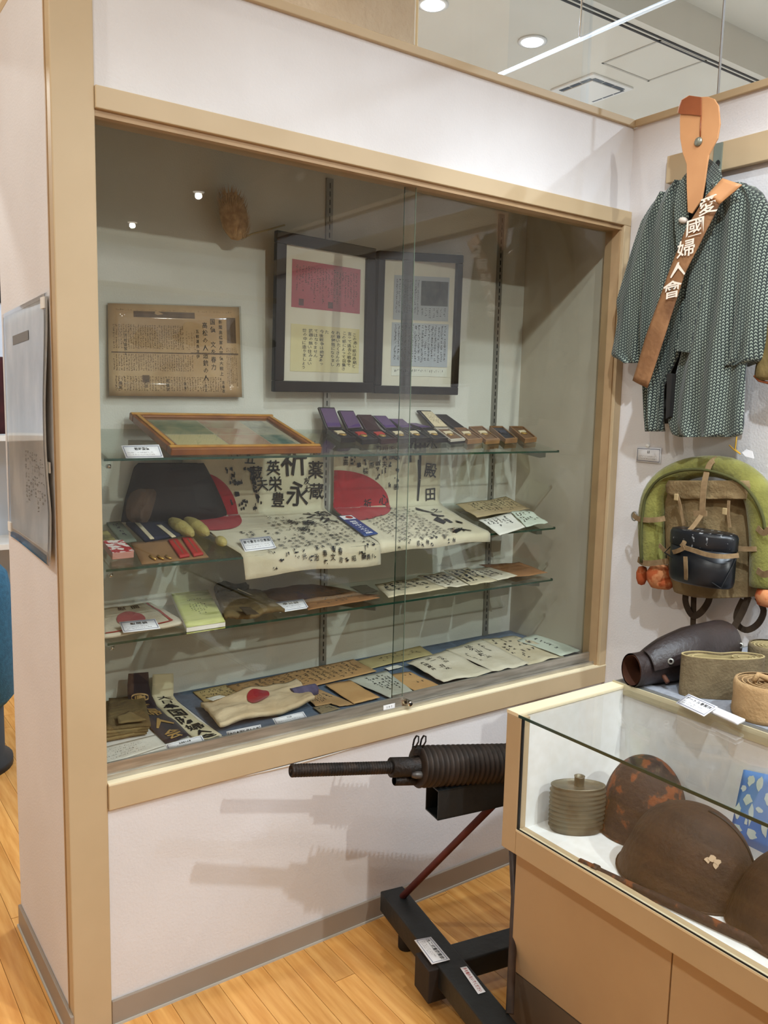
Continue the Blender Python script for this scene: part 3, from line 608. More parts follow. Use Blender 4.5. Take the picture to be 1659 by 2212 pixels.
for ci in range(13):
    u = 0.16 + ci * 0.04; s = Lh + 0.02 + random.uniform(0, .03)
    while s < Lt - 0.012:
        if random.random() < 0.85 and (u ** 2 / .25 + (s - .235) ** 2 / .0156 > 1.05): (glyph(b, random.choice(NAMES), pv2, u, -s, 0.013 / wd, 0.015, random.uniform(-.3, .3)) if random.random() < .4 else scrib(b, pv2, u, -s, 0.014 / wd, 0.015, 0.07))
        s += 0.02
for pts, w_ in (([(.70, Lh + .04), (.74, Lh + .07), (.80, Lh + .10)], .012), ([(.76, Lh + .11), (.80, Lh + .13), (.86, Lh + .13)], .012), ([(.74, Lh + .15), (.755, Lh + .20)], .035), ([(.82, Lh + .16), (.82, Lh + .20)], .022), ([(.88, Lh + .19), (.91, Lh + .21)], .012), ([(.70, Lh + .285), (.78, Lh + .27), (.86, Lh + .285)], .01)): brush(b, pv2, [(u, -s) for u, s in pts], w_)
for ch, u, s in (('之', .86, .07), ('正', .72, .27), ('子', .79, .275)): glyph(b, ch, pv2, u, -(Lh + s), 0.04 / wd, 0.04)
b.build('brush_writing', INK, fb)
# ---------------------------------------------------------------- top shelf: framed banknotes and medal boxes
M_GOLDW = mat('gilt_wood', (150, 92, 42), (118, 66, 30), rough=0.35, scale=12, stretch=(1, 1, 1), coat=0.2)
M_GILT = mat('gilt_edge', (196, 146, 66), (176, 124, 52), rough=0.35, scale=30)
yb_ = 0.156
BLn, BRn = Y_(369, 999, yb_), Y_(694, 986, yb_)
lift_ = shz(1, yb_) + 0.001 - min(BLn.z, BRn.z); zc = shz(1, yb_) + 0.002
BLn.z = BRn.z = zc; wdt = BRn.x - BLn.x; yt_ = yb_
while yt_ < 0.44 and (Y_(582, 908, yt_).x - Y_(278, 906, yt_).x) < wdt: yt_ += 0.002
TLn, TRn = Y_(278, 906, yt_), Y_(582, 908, yt_); TLn.z = TRn.z = (TLn.z + TRn.z) / 2
bf = thing('banknote_frame', 'gilt wooden frame of old paper notes leaning on the top glass shelf', 'picture frame', (BLn + BRn) / 2)
nB = (TRn - TLn).cross(BLn - TLn).normalized(); nB = nB if nB.z > 0 else -nB
def PB(u, v, l=0.0): return (TLn * (1 - u) + TRn * u) * v + (BLn * (1 - u) + BRn * u) * (1 - v) + nB * l
hB = (TLn - BLn).length; fu, fv = 0.028 / wdt, 0.028 / hB
for a, b_ in (((0, 0), (1, fv)), ((0, 1 - fv), (1, 1)), ((0, fv), (fu, 1 - fv)), ((1 - fu, fv), (1, 1 - fv))):
    o = MB().prism([PB(a[0], a[1]), PB(b_[0], a[1]), PB(b_[0], b_[1]), PB(a[0], b_[1])], nB * 0.02).build('frame_bar', M_GOLDW, bf, 0.003)
    e = 0.35; c_ = ((a[0] + b_[0]) / 2, (a[1] + b_[1]) / 2); k = lambda p: (c_[0] + (p[0] - c_[0]) * (1 if b_[0] - a[0] > .5 else e), c_[1] + (p[1] - c_[1]) * (1 if b_[1] - a[1] > .5 else e))
    q_ = [k(p) for p in ((a[0], a[1]), (b_[0], a[1]), (b_[0], b_[1]), (a[0], b_[1]))]
    MB().prism([PB(*p, 0.0195) for p in q_], nB * 0.004).build('gilt_bead', M_GILT, o, 0.001)
MB().prism([PB(fu, fv, .004), PB(1 - fu, fv, .004), PB(1 - fu, 1 - fv, .004), PB(fu, 1 - fv, .004)], nB * 0.003).build('mount', mat('note_mount', (206, 196, 170), rough=0.9), bf)
NC = [mat('note_green', (120, 138, 110), (178, 172, 134), rough=0.9, scale=22), mat('note_pink', (196, 148, 128), (206, 190, 160), rough=0.9, scale=18), mat('note_grey', (150, 150, 138), (206, 200, 180), rough=0.9, scale=26), mat('note_cream', (206, 194, 150)), mat('note_rose', (190, 120, 104), (206, 176, 148), rough=0.9, scale=14), mat('note_teal', (96, 130, 120), (190, 190, 168), rough=0.9, scale=20)]
k = 0
for r_ in ((.1, .5, .42, .9), (.43, .5, .72, .9), (.73, .5, .9, .9), (.1, .1, .42, .48), (.43, .1, .72, .48), (.73, .1, .9, .48)):
    MB().prism([PB(r_[0], r_[1], .0072), PB(r_[2], r_[1], .0072), PB(r_[2], r_[3], .0072), PB(r_[0], r_[3], .0072)], nB * 0.0005).build('paper_note', NC[k], bf); k += 1
MB().prism([PB(fu, fv, .014), PB(1 - fu, fv, .014), PB(1 - fu, 1 - fv, .014), PB(fu, 1 - fv, .014)], nB * 0.001).build('pane', MATS['picture_glass'], bf)
card(vq([(261, 963), (343, 961), (353, 989), (272, 991)], 0.152, 0.17), '戦時国債', 'white caption card on the top shelf beside the gilt note frame')
M_CASEB = mat('medal_case_black', (20, 15, 18), rough=0.35); M_CASEM = mat('medal_case_maroon', (52, 18, 24), (44, 14, 20), rough=0.45, scale=20)
M_SATIN = mat('purple_satin', (92, 66, 104), (76, 52, 90), rough=0.4, scale=6, sheen=0.4); M_SATIND = mat('purple_satin_print', (70, 40, 100), rough=0.5)
M_WBOX = mat('pale_wood_box', (150, 108, 66), (128, 90, 54), rough=0.6, scale=12); M_MEDAL = mat('medal_gold', (196, 158, 86), rough=0.35, metal=0.7); M_SILV = mat('medal_silver', (200, 196, 188), rough=0.3, metal=0.8)
M_RIB = mat('ribbon_cream', (214, 196, 160), rough=0.9); M_RIBR = mat('ribbon_red', (176, 48, 36), rough=0.9); M_DARKV = mat('dark_velvet', (30, 26, 30), rough=0.95)
z7 = lambda x, y: (640 + x * .217, 860 + y * .217); z5 = lambda x, y: (660 + x * .3376, 840 + y * .3376)
BOX = [  # front left, front right, back left, back right, lid top left/right, kind, label
 (z7(440, 448), z7(590, 440), z7(300, 352), z7(455, 350), z7(220, 92), z7(382, 86), 'p', 'black medal case with tall purple satin lid, leftmost on the top shelf'),
 (z7(650, 465), z7(812, 456), z7(505, 362), z7(655, 350), z7(417, 122), z7(570, 120), 'p', 'black medal case with purple lid and red ribbon, second from the left'),
 (z7(838, 462), z7(1000, 450), z7(690, 362), z7(832, 356), z7(605, 162), z7(748, 162), 'm', 'maroon medal case with dark lid, third from the left'),
 (z7(1020, 455), z7(1180, 442), z7(885, 352), z7(1008, 347), z7(757, 172), z7(892, 172), 'p', 'black medal case with mauve satin lid, fourth from the left'),
 (z7(1190, 452), z7(1330, 440), z7(1045, 347), z7(1165, 341), z7(912, 200), z7(1057, 206), 'p', 'black medal case with dark violet lid behind the glass door edges'),
 (z7(1360, 452), z7(1505, 442), z7(1235, 342), z7(1342, 332), z7(1100, 248), z7(1190, 248), 'p', 'black medal case with the lowest lid, just right of the glass door edges'),
 (z5(925, 357), z5(1018, 348), z5(815, 272), z5(898, 268), z5(716, 137), z5(800, 135), 'n', 'medal case with a handwritten cream note inside its tall lid'),
 (z5(1035, 357), z5(1130, 347), z5(935, 265), z5(998, 260), z5(825, 162), z5(902, 160), 'w', 'medal case with plain black lid and wooden base'),
 (z5(1150, 357), z5(1240, 350), z5(1040, 268), z5(1125, 263), None, None, 'w', 'small wooden medal box with pale ribbon, third from the right end'),
 (z5(1275, 352), z5(1352, 345), z5(1160, 252), z5(1238, 249), None, None, 'd', 'small wooden medal box with dark lining, second from the right end'),
 (z5(1400, 350), z5(1476, 340), z5(1275, 243), z5(1358, 240), None, None, 'w', 'small wooden medal box at the right end of the top shelf')]
for fl_, fr_, bl_, br_, t1, t2, kd, lb in BOX:
    FL, FR, BL, BR = [shelf_pt(*p, 1, 0.001) for p in (fl_, fr_, bl_, br_)]
    ym = (BL.y + BR.y) / 2
    lim = YB - (0.045 if t1 else 0.016)
    for p, f0_ in ((BL, FL), (BR, FR)):
        if p.y > lim: k_ = (lim - f0_.y) / (p.y - f0_.y); p.x = f0_.x + (p.x - f0_.x) * k_; p.y = lim; p.z = shz(1, lim) + 0.001
    t = thing('medal_case', lb, 'medal case', (FL + FR + BL + BR) / 4, 'medal cases on the top glass shelf')
    up = Vector((0, -SH[1][1], 1)).normalized(); hgt = 0.015
    mcase = {'p': M_CASEB, 'm': M_CASEM, 'n': M_CASEB, 'w': M_WBOX, 'd': M_WBOX}[kd]
    cen = (FL + FR + BL + BR) / 4
    ins = lambda p, f, h: cen + (p - cen) * f + up * h
    MB().prism([FL, FR, BR, BL], up * hgt * 0.6).build('base', mcase, t, 0.001)
    rim = MB()
    P4 = [FL, FR, BR, BL]
    for i in range(4):
        a, b_ = P4[i], P4[(i + 1) % 4]; rim.prism([a + up * .009, b_ + up * .009, ins(b_, .86, .009), ins(a, .86, .009)], up * 0.007)
    rim.build('rim', mcase if kd not in ('n',) else mat('pale_rim', (186, 176, 160), rough=0.6), t)
    bed = MB().prism([ins(p, .86, .009) for p in P4], up * 0.003).build('lining', M_DARKV if kd in 'dpm' else mat('wood_lining', (110, 78, 48), rough=0.9), t)
    ax = (FR - FL).normalized(); ay = (BL - FL).normalized(); mw = (FR - FL).length * 0.26
    MB().obox(cen + ay * 0.018 + up * 0.014, ax * mw, ay * 0.016, up * 0.002).build('ribbon', M_RIBR if 'red ribbon' in lb or kd == 'm' else (M_RIB if kd != 'd' else mat('ribbon_navy', (40, 42, 60), rough=0.9)), t)
    MB().lathe([(0, 0.0), (0.011, 0.0), (0.012, 0.002), (0.011, 0.004), (0.004, 0.005), (0, 0.005)], cen - ay * 0.012 + up * 0.012, up, 16).build('medal', M_MEDAL if kd != 'd' else M_DARKV, t)
    if t1:
        lean = 0.028 if kd != 'w' else 0.04
        hB_, hC_ = BL + up * hgt, BR + up * hgt; ylid = (BL.y + BR.y) / 2 + lean
        A, B = Y_(*t1, ylid), Y_(*t2, ylid); A.z = B.z = (A.z + B.z) / 2
        nl = (B - A).cross(hB_ - A).normalized(); nl = nl if nl.y < 0 else -nl
        lid = MB().prism([hB_, hC_, B, A], -nl * 0.010).build('lid', M_CASEB if kd in 'pnw' else M_CASEM, t, 0.002)
        cl = (hB_ + hC_ + A + B) / 4; s_ = lambda p, f: cl + (p - cl) * f + nl * 0.0008
        if kd in 'pn':
            MB().prism([s_(hB_, .86), s_(hC_, .86), s_(B, .86), s_(A, .86)], nl * 0.001).build('lid_lining', M_SATIN if kd == 'p' else M_CASEB, lid)
        if kd == 'p':
            e = lambda a, b_, f: a + (b_ - a) * f
            MB().prism([s_(e(hB_, A, .05), .84) + nl * .001, s_(e(hC_, B, .05), .84) + nl * .001, s_(e(hC_, B, .22), .84) + nl * .001, s_(e(hB_, A, .22), .84) + nl * .001], nl * 0.0005).build('maker_print', M_SATIND, lid)
        if kd == 'n':
            no_, npl, n_ = sheet('handwritten_note', P_CREAM, [s_(A, .8) + nl * .002, s_(B, .8) + nl * .002, s_(hC_, .95) + nl * .002, s_(hB_, .95) + nl * .002], t, 0.0006, 0.001)
            b = MB(); lines(b, npl, .1, .95, .08, .95, 6, 13, True, .9, .1, .3); b.build('lettering', INKG, no_)
# ---------------------------------------------------------------- second shelf, left half
c4 = lambda x, y: (200 + x * .3134, 840 + y * .3134)
M_NAVY = mat('navy_felt', (26, 30, 52), (20, 24, 44), rough=0.95, scale=20); M_KHAKI = mat('khaki_cloth', (120, 100, 62), (98, 80, 48), rough=0.95, scale=14, bump=0.5, bscale=60)
def lay(pts, k, h=0.001): return [shelf_pt(*p, k, h) for p in pts]          # TL TR BR BL on shelf k
def layf(pts, h=0.0): return [floor_pt(*p, h) for p in pts]
# dark leather satchel leaning on the wall, crumpled brown pouch before it
def rows_solid(name, m, rows, plane, depth, parent=None, nseg=14, fold=0.0, seed=0.0, back=True):
    # rows: (py, pxL, pxR) traced from the photo on a plane of the room; the front bulges towards the viewer
    ax, v = plane; pts = []
    L = [on(l, y, ax, v) for y, l, r in rows]; Rr = [on(r, y, ax, v) for y, l, r in rows]
    nrm = Vector((0, 0, 0)); nrm[ax] = -1.0
    def fn(u, w):
        f = w * (len(rows) - 1); i = min(int(f), len(rows) - 2); t = f - i
        a = L[i].lerp(L[i + 1], t); b_ = Rr[i].lerp(Rr[i + 1], t)
        p = a.lerp(b_, u); e = math.sin(PI * min(max(u, 0), 1)) ** 0.6; e2 = min(1.0, 0.35 + 3 * min(w, 1 - w))
        return p + nrm * (depth * e * e2 + fold * e * nz(u * 6 + seed, w * 3 + seed, seed))
    mb = MB().grid(nseg, len(rows) * 3, fn)
    if back: mb.grid(nseg, len(rows) * 3, lambda u, w: fn(u, w) - nrm * (depth * 0.9 * math.sin(PI * u) ** 0.6 * min(1.0, 0.35 + 3 * min(w, 1 - w)) + 0.004))
    return mb.build(name, m, parent)
M_DKL = mat('dark_brown_leather', (30, 22, 17), (22, 16, 12), rough=0.7, scale=10)
sa = thing('leather_satchel', 'dark brown leather satchel standing at the back of the second shelf', 'bag', Y_(350, 1130, 0.44))
rows_solid('body', M_DKL, [(1000, 300, 440), (1010, 290, 446), (1040, 282, 462), (1075, 272, 478), (1105, 266, 490), (1128, 262, 496)], (1, 0.445), 0.05, sa)
rows_solid('flap', mat('dark_flap_leather', (24, 18, 14), (18, 13, 10), rough=0.6, scale=12), [(1036, 348, 452), (1045, 345, 458), (1070, 344, 466), (1095, 346, 470), (1106, 360, 466)], (1, 0.41), 0.012, sa)
po = rows_solid('cloth_pouch', mat('brown_crumpled_cloth', (86, 66, 48), (66, 50, 36), rough=0.95, scale=10, bump=0.6, bscale=30), [(1056, 300, 332), (1064, 284, 338), (1080, 276, 336), (1100, 272, 330), (1118, 274, 324), (1128, 284, 318)], (1, 0.36), 0.03, None, 14, 0.018, 2.0)
solo(po, 'crumpled brown cloth pouch in front of the dark satchel on the second shelf', 'pouch')
# printed strips, navy felt with two medals ribbons
o, pl_, n_ = sheet('printed_card', mat('grey_green_card', (110, 116, 98), (92, 98, 82), rough=0.7, scale=14), lay([c4(95, 935), c4(190, 925), c4(302, 1058), c4(200, 1072)], 2), None, 0.006, 0)
solo(o, 'grey-green printed card left of the navy felt on the second shelf', 'card'); b = MB(); lines(b, pl_, .2, .8, .1, .9, 1, 5, True, 1, .1, .05); b.build('printing', INKP, o)
o, pl_, n_ = sheet('photo_card', mat('dark_photo_card', (52, 44, 30), (150, 138, 80), rough=0.6, scale=30), lay([c4(64, 985), c4(100, 980), c4(178, 1066), c4(74, 1080)], 2), None, 0.002, 0)
solo(o, 'small dark and yellow photo card in the left corner of the second shelf', 'card')
nv = thing('medal_display_board', 'navy felt board with two cream medal ribbons on the second shelf', 'medal board', shelf_pt(*c4(430, 1000), 2))
sheet('felt', M_NAVY, lay([c4(230, 935), c4(540, 930), c4(645, 1012), c4(362, 1062)], 2, 0.002), nv, 0.008, 0)
for q_ in ([c4(292, 925), c4(322, 925), c4(425, 1036), c4(398, 1040)], [c4(440, 942), c4(470, 938), c4(575, 1022), c4(548, 1028)]): sheet('ribbon', P_CREAM, lay(q_, 2, 0.011), nv, 0.002, 0)
# yellow cocoon-like pieces and an egg on a cord
M_COC = mat('pale_yellow_fibre', (176, 160, 92), (150, 134, 74), rough=0.85, scale=18, bump=0.5, bscale=50)
def lump(name, label, p0, p1, r, k=2, group=None):
    a, b_ = shelf_pt(*p0, k, r), shelf_pt(*p1, k, r); N = 12; pts = [a.lerp(b_, i / N) for i in range(N + 1)]
    rs = [max(0.0015, r * (math.sin(PI * min(1, max(0, (i + 0.35) / (N + 0.7)))) ** 0.45) * (1 + 0.12 * nz(i * 1.7, r * 99))) for i in range(N + 1)]
    o = MB().tube(pts, rs, 16).build(name, M_COC); solo(o, label, 'ornament', group); return o
lump('fibre_bundle', 'pale yellow lumpy bundle, left of the pair beside the navy felt', c4(535, 905), c4(690, 1005), 0.020, 2, 'pale yellow bundles on the second shelf')
lump('fibre_bundle', 'pale yellow lumpy bundle, right of the pair beside the red disc', c4(640, 900), c4(795, 1000), 0.020, 2, 'pale yellow bundles on the second shelf')
eg = thing('egg_pendant', 'pale yellow egg-shaped pendant on a cord lying by the red disc', 'pendant', shelf_pt(*c4(888, 1050), 2))
a, b_ = shelf_pt(*c4(858, 1030), 2, .012), shelf_pt(*c4(915, 1070), 2, .012)
MB().tube([a.lerp(b_, i / 10) for i in range(11)], [0.002 + 0.012 * math.sin(PI * (i + .2) / 10.4) ** .6 for i in range(11)], 14).build('egg', M_COC, eg)
MB().tube([shelf_pt(*c4(810, 990), 2, .008), shelf_pt(*c4(835, 1010), 2, .012), a], 0.0025, 8).build('cord', M_KHAKI, eg)
# kraft card with red packets and gilt pins
kc = thing('badge_card', 'brown kraft card holding two red packets and small gilt pins', 'card', shelf_pt(*c4(540, 1120), 2))
sheet('backing', mat('badge_kraft', (140, 104, 66), (128, 94, 58), rough=0.9, scale=8), lay([c4(262, 1065), c4(690, 1026), c4(800, 1165), c4(340, 1215)], 2, 0.001), kc, 0.002, 0)
M_REDP = mat('red_packet', (176, 44, 36), (160, 36, 30), rough=0.6, scale=10)
for i in range(2):
    dx = i * 95; o, pl_, n_ = sheet('red_packet', M_REDP, lay([c4(520 + dx, 1052 - i * 14), c4(578 + dx, 1044 - i * 10), c4(668 + dx, 1160 - i * 12), c4(602 + dx, 1172 - i * 10)], 2, 0.0035), kc, 0.006, 0)
    b = MB(); brush(b, pl_, [(.5, .9), (.5, .6), (.55, .35), (.5, .1)], .07); b.build('cord_knot', mat('olive_cord', (96, 90, 60), rough=0.8), o)
for i in range(3):
    x = 395 + i * 55; p = [shelf_pt(*c4(x, 1150), 2, .006), shelf_pt(*c4(x + 20, 1165), 2, .008), shelf_pt(*c4(x + 42, 1178 - i * 4), 2, .006)]; MB().tube(p, 0.003, 8).build('gilt_pin', M_MEDAL, kc)
rb = thing('patterned_box', 'small red and white patterned box at the front of the second shelf', 'box', shelf_pt(*c4(180, 1180), 2))
q_ = lay([c4(70, 1095), c4(205, 1090), c4(285, 1165), c4(135, 1180)], 2, 0.0); MB().prism(q_, (0, -.003, 0.018)).build('body', mat('pink_box', (196, 138, 122), rough=0.6), rb, 0.002)
MB().prism([v + Vector((0, -.003, .0182)) for v in q_], (0, 0, 0.0012)).build('lid', mat('red_white_pattern', (170, 40, 44), (226, 212, 204), rough=0.6, scale=60, lo=.46, hi=.54), rb)
card([shelf_pt(*c4(1010, 1040), 2, .02), shelf_pt(*c4(1222, 1016), 2, .02), shelf_pt(*c4(1266, 1100), 2, .006), shelf_pt(*c4(1050, 1126), 2, .006)], '寄せ書きの日章旗', 'white caption card lying on the left signed flag')
o, pl_, n_ = sheet('title_strip', mat('blue_strip', (34, 62, 120), rough=0.4), [shelf_pt(*z5(205, 818), 2, .012), shelf_pt(*z5(292, 812), 2, .012), shelf_pt(*z5(462, 930), 2, .009), shelf_pt(*z5(378, 946), 2, .009)], None, 0.003, 0)
solo(o, 'blue title strip with white lettering lying between the two signed flags', 'sign')
b = MB(); b.add([pl_(.06, .78), pl_(.94, .78), pl_(.94, .97), pl_(.06, .97)], [(0, 1, 2, 3)]); b.build('white_field', M_CARD, o)
b = MB(); p3 = [pl_(.6 + .26 * math.cos(a), .875 + .07 * math.sin(a)) + n_ * .0006 for a in [2 * PI * i / 16 for i in range(16)]]; b.add(p3, [tuple(range(16))]); b.build('red_spot', M_REDP, o)
b = MB(); vtext(b, '戦時中の心の旗', pl_, .5, .66, .5, .075, .095); b.build('lettering', M_CARD, o)
# letters at the right end of shelf two
def letter(name, label, pts, m, k=None, h=0.001, wave=0.006, seed=0, cols=6, nch=12, area=(.08, .92, .08, .92), fill=.85, vertical=True, ink=None, big=None, cat='letter', group=None, w=.22):
    q_ = lay(pts, k, h) if k else layf(pts, h)
    o, pl_, n_ = sheet(name, m, q_, None, 0.0012, wave, 12, 10, seed); solo(o, label, cat, group)
    b = MB()
    if cols: lines(b, pl_, area[0], area[1], area[2], area[3], cols, nch, vertical, fill, w, 0.35)
    for u, v, su, t_ in (big or []):
        asp = ((q_[1] - q_[0]).length + (q_[2] - q_[3]).length) / ((q_[0] - q_[3]).length + (q_[1] - q_[2]).length); vtext(b, t_, pl_, u, v, su, su * asp, None, .2)
    if b.v: b.build('lettering', ink or INKG, o)
    return o
zc_ = lambda x, y: (900 + x * .2773, 860 + y * .2773)
G2 = 'old letters at the right end of the second shelf'
letter('old_letter', 'tan letter with fine writing at the back of the second shelf', [zc_(300, 838), zc_(690, 782), zc_(880, 875), zc_(470, 938)], P_TAN if False else mat('aged_letter', (178, 158, 120), (160, 138, 102), rough=.9, scale=9, bump=.3, bscale=40), 2, .004, .008, 3, 11, 14, (.18, .95, .1, .9), group=G2)
letter('old_letter', 'white creased letter overhanging the front of the second shelf', [zc_(480, 960), zc_(760, 902), zc_(880, 1005), zc_(645, 1082)], P_WHITE, 2, .003, .007, 4, 6, 10, (.05, .7, .35, .92), .7, ink=INK, group=G2)
letter('old_letter', 'torn pale letter at the right tip of the second shelf', [zc_(730, 905), zc_(880, 895), zc_(1020, 985), zc_(850, 1020)], P_MINT, 2, .005, .012, 5, 5, 9, (.1, .9, .1, .9), .5, group=G2)
# ---------------------------------------------------------------- third shelf
z6 = lambda x, y: (200 + x * .3134, 1200 + y * .3134); zs = lambda x, y: (640 + x * .3617, 1220 + y * .3617)
M_COMF = mat('comfort_bag_cloth', (214, 202, 178), (200, 186, 160), rough=.95, scale=12, bump=.4, bscale=40)
cb_ = thing('comfort_bag', 'white cotton comfort bag with red border and red disc on the third shelf', 'cloth bag', shelf_pt(*z6(300, 460), 3))
o, pl_, n_ = sheet('cloth', M_COMF, lay([z6(60, 395), z6(400, 350), z6(642, 488), z6(60, 590)], 3, .002), cb_, .008, .006, 14, 10, 2)
b = MB(); pl2 = lambda u, v: pl_(u, v) + Vector((0, 0, .001))
for s_ in (((.90, .97), (.90, .5)), ((.90, .5), (.88, .12)), ((.88, .12), (.5, .06)), ((.5, .06), (.05, .08))): 
    for i in range(6): f = i / 6; g = (i + 1) / 6; stroke(b, pl2, (s_[0][0] + (s_[1][0] - s_[0][0]) * f, s_[0][1] + (s_[1][1] - s_[0][1]) * f), (s_[0][0] + (s_[1][0] - s_[0][0]) * g, s_[0][1] + (s_[1][1] - s_[0][1]) * g), .018, .018)
b.build('red_border', M_REDP, cb_)
b = MB(); nA = 24; vs = [pl2(.42, .45)] + [pl2(.42 + .2 * math.cos(2 * PI * i / nA), .45 + .28 * math.sin(2 * PI * i / nA)) for i in range(nA)]; b.add(vs, [(0, 1 + i, 1 + (i + 1) % nA) for i in range(nA)]); b.build('red_disc', M_FRED, cb_)
b = MB(); htext(b, '慰問', pl2, .5, .88, .16, .14, .25); b.build('lettering', INK, cb_)
card([shelf_pt(*z6(182, 462), 3, .03), shelf_pt(*z6(432, 440), 3, .03), shelf_pt(*z6(467, 506), 3, .016), shelf_pt(*z6(212, 536), 3, .016)], '慰問袋', 'white caption card leaning on the white comfort bag')
yk = thing('yellow_booklet', 'yellow-green paperback booklet lying on the third shelf', 'book', shelf_pt(*z6(720, 360), 3))
qk = lay([z6(522, 245), z6(768, 213), z6(915, 455), z6(648, 495)], 3, .020); qk = [qk[0] + Vector((0, 0, .012)), qk[1] + Vector((0, 0, .012)), qk[2], qk[3]]
MB().prism([v - Vector((0, 0, .013)) for v in qk], (0, 0, 0.011)).build('page_block', P_WHITE, yk)
o, pl_, n_ = sheet('cover', mat('yellow_cover', (206, 208, 120), (168, 172, 84), rough=.4, scale=7, stretch=(1, 3, 1), c3=(214, 214, 140)), [v - Vector((0, 0, .0015)) for v in qk], yk, .001, 0)
b = MB(); lines(b, pl_, .3, .75, .56, .62, 1, 9, False, 1, .12, .05); lines(b, pl_, .3, .75, .2, .5, 6, 9, True, .8, .1, .4); b.build('lettering', mat('olive_ink', (70, 76, 30), rough=.8), o)
MB().prism([qk[3] - Vector((0, 0, .018)), qk[2] - Vector((0, 0, .018)), shelf_pt(*z6(900, 440), 3, 0.001), shelf_pt(*z6(660, 480), 3, 0.001)], (0, 0, 0.002)).build('back_cover', MATS['yellow_cover'], yk)
hb_ = thing('service_bag', 'crumpled khaki service bag with dark drawstring top on the third shelf', 'cloth bag', shelf_pt(*z6(1060, 380), 3))
sheet('cloth', M_KHAKI, lay([z6(830, 250), z6(1160, 300), z6(1325, 430), z6(910, 478)], 3, .002), hb_, .012, .022, 16, 12, 6)
sheet('drawstring_top', mat('dark_khaki_cloth', (58, 48, 30), (44, 36, 22), rough=.95, scale=12, bump=.5), lay([z6(818, 245), z6(985, 222), z6(1080, 272), z6(860, 300)], 3, .012), hb_, .01, .03, 12, 8, 8)
MB().tube([shelf_pt(*z6(1000, 230), 3, .05), shelf_pt(*z6(1100, 275), 3, .03), shelf_pt(*z6(1290, 360), 3, .008)], .0015, 6).build('cord', P_CREAM, hb_)
b = MB(); oo, pl_, n_ = sheet('ink_patch', mat('khaki_stain', (74, 60, 40), rough=.95), lay([z6(1010, 362), z6(1090, 365), z6(1150, 410), z6(1060, 415)], 3, .034), hb_, .0006, .003); 
letter('kraft_envelope', 'dark brown kraft bag lying behind the third-shelf caption card', [z6(1090, 265), z6(1500, 205), zs(500, 195), zs(30, 275)], mat('dark_kraft', (126, 88, 56), (106, 72, 44), rough=.95, scale=8, bump=.3, bscale=40), 3, .001, .01, 9, 8, 8, (.3, .9, .2, .8), .5, cat='envelope')
card([shelf_pt(*z6(1250, 326), 3, .022), shelf_pt(*z6(1452, 303), 3, .022), shelf_pt(*z6(1490, 364), 3, .008), shelf_pt(*z6(1288, 396), 3, .008)], '奉公袋', 'white caption card leaning on the brown kraft bag')
G3 = 'papers laid along the third shelf'
letter('kraft_envelope', 'orange-brown envelope with faint writing at the middle of the third shelf', [zs(50, 215), zs(330, 170), zs(500, 208), zs(70, 280)], P_KRAFT, 3, .006, .006, 10, 9, 7, (.3, .9, .15, .85), .6, cat='envelope', group=G3)
for i, (pts, lb) in enumerate((([zs(318, 138), zs(420, 126), zs(492, 165), zs(398, 182)], 'translucent stamp sleeve resting on the brown envelope'), ([zs(40, 40), zs(190, 62), zs(205, 98), zs(60, 80)], 'clear film slip at the back left of the orange-brown envelope'))):
    o, _, _ = sheet('film_sleeve', glass('film_slip', (.9, .9, .9), .12, .2), lay(pts, 3, .02), None, .0006, .004); solo(o, lb, 'sleeve')
letter('old_letter', 'cream letter with bold columns, left of the row on the third shelf', [zs(470, 130), zs(720, 88), zs(905, 148), zs(550, 208)], P_CREAM, 3, .003, .008, 11, 6, 9, (.1, .95, .1, .9), .8, ink=INK, group=G3)
letter('old_letter', 'cream letter in the middle of the third-shelf row, over its neighbour', [zs(720, 75), zs(880, 55), zs(1030, 130), zs(890, 145)], P_PALE, 3, .005, .006, 12, 4, 10, (.05, .95, .1, .9), .8, group=G3)
letter('old_letter', 'cream letter with dark lines, third in the row on the third shelf', [zs(880, 40), zs(1020, 25), zs(1200, 105), zs(1040, 128)], P_CREAM, 3, .007, .006, 13, 4, 10, (.05, .95, .1, .9), .9, ink=INK, group=G3)
letter('old_letter', 'pale letter without much writing near the right of the third shelf', [zs(1010, 35), zs(1150, 20), zs(1322, 72), zs(1205, 100)], P_PALE, 3, .006, .005, 14, 3, 9, (.1, .7, .2, .8), .7, group=G3)
letter('kraft_envelope', 'plain brown envelope at the right end of the third shelf', [zs(1090, 10), zs(1330, -10), zs(1500, 55), zs(1310, 82)], P_KRAFT, 3, .003, .006, 15, 0, 0, cat='envelope', group=G3)
# ---------------------------------------------------------------- bottom of the case
le = thing('folded_leggings', 'folded khaki cloth leggings at the left end of the case floor', 'leggings', floor_pt(*z6(230, 1180)))
for i in range(4):
    d_ = i * 0.007
    sheet('fold', M_KHAKI if i % 2 else mat('khaki_light', (140, 118, 76), (118, 98, 60), rough=.95, scale=14, bump=.4), [v + Vector((.006 * i, -.004 * i, d_)) for v in layf([z6(60, 1060), z6(300, 1035), z6(375 - 10 * i, 1240), z6(40, 1300 - 8 * i)])], le, .008, .006, 12, 10, 20 + i)
sheet('strap', MATS['khaki_light'], [v + Vector((0, 0, .037)) for v in layf([z6(172, 1215), z6(250, 1180), z6(372, 1240), z6(180, 1262)])], le, .004, .004, 8, 6, 3)
o, pl_, n_ = sheet('typed_notice', P_WHITE, layf([z6(60, 1330), z6(430, 1240), z6(505, 1310), z6(60, 1455)], .001), None, .0008, .001); solo(o, 'white typed notice sheet in front of the folded leggings', 'notice')
b = MB(); lines(b, pl_, .05, .8, .15, .85, 5, 26, False, .75, .1, .3); b.build('typing', INKG, o)
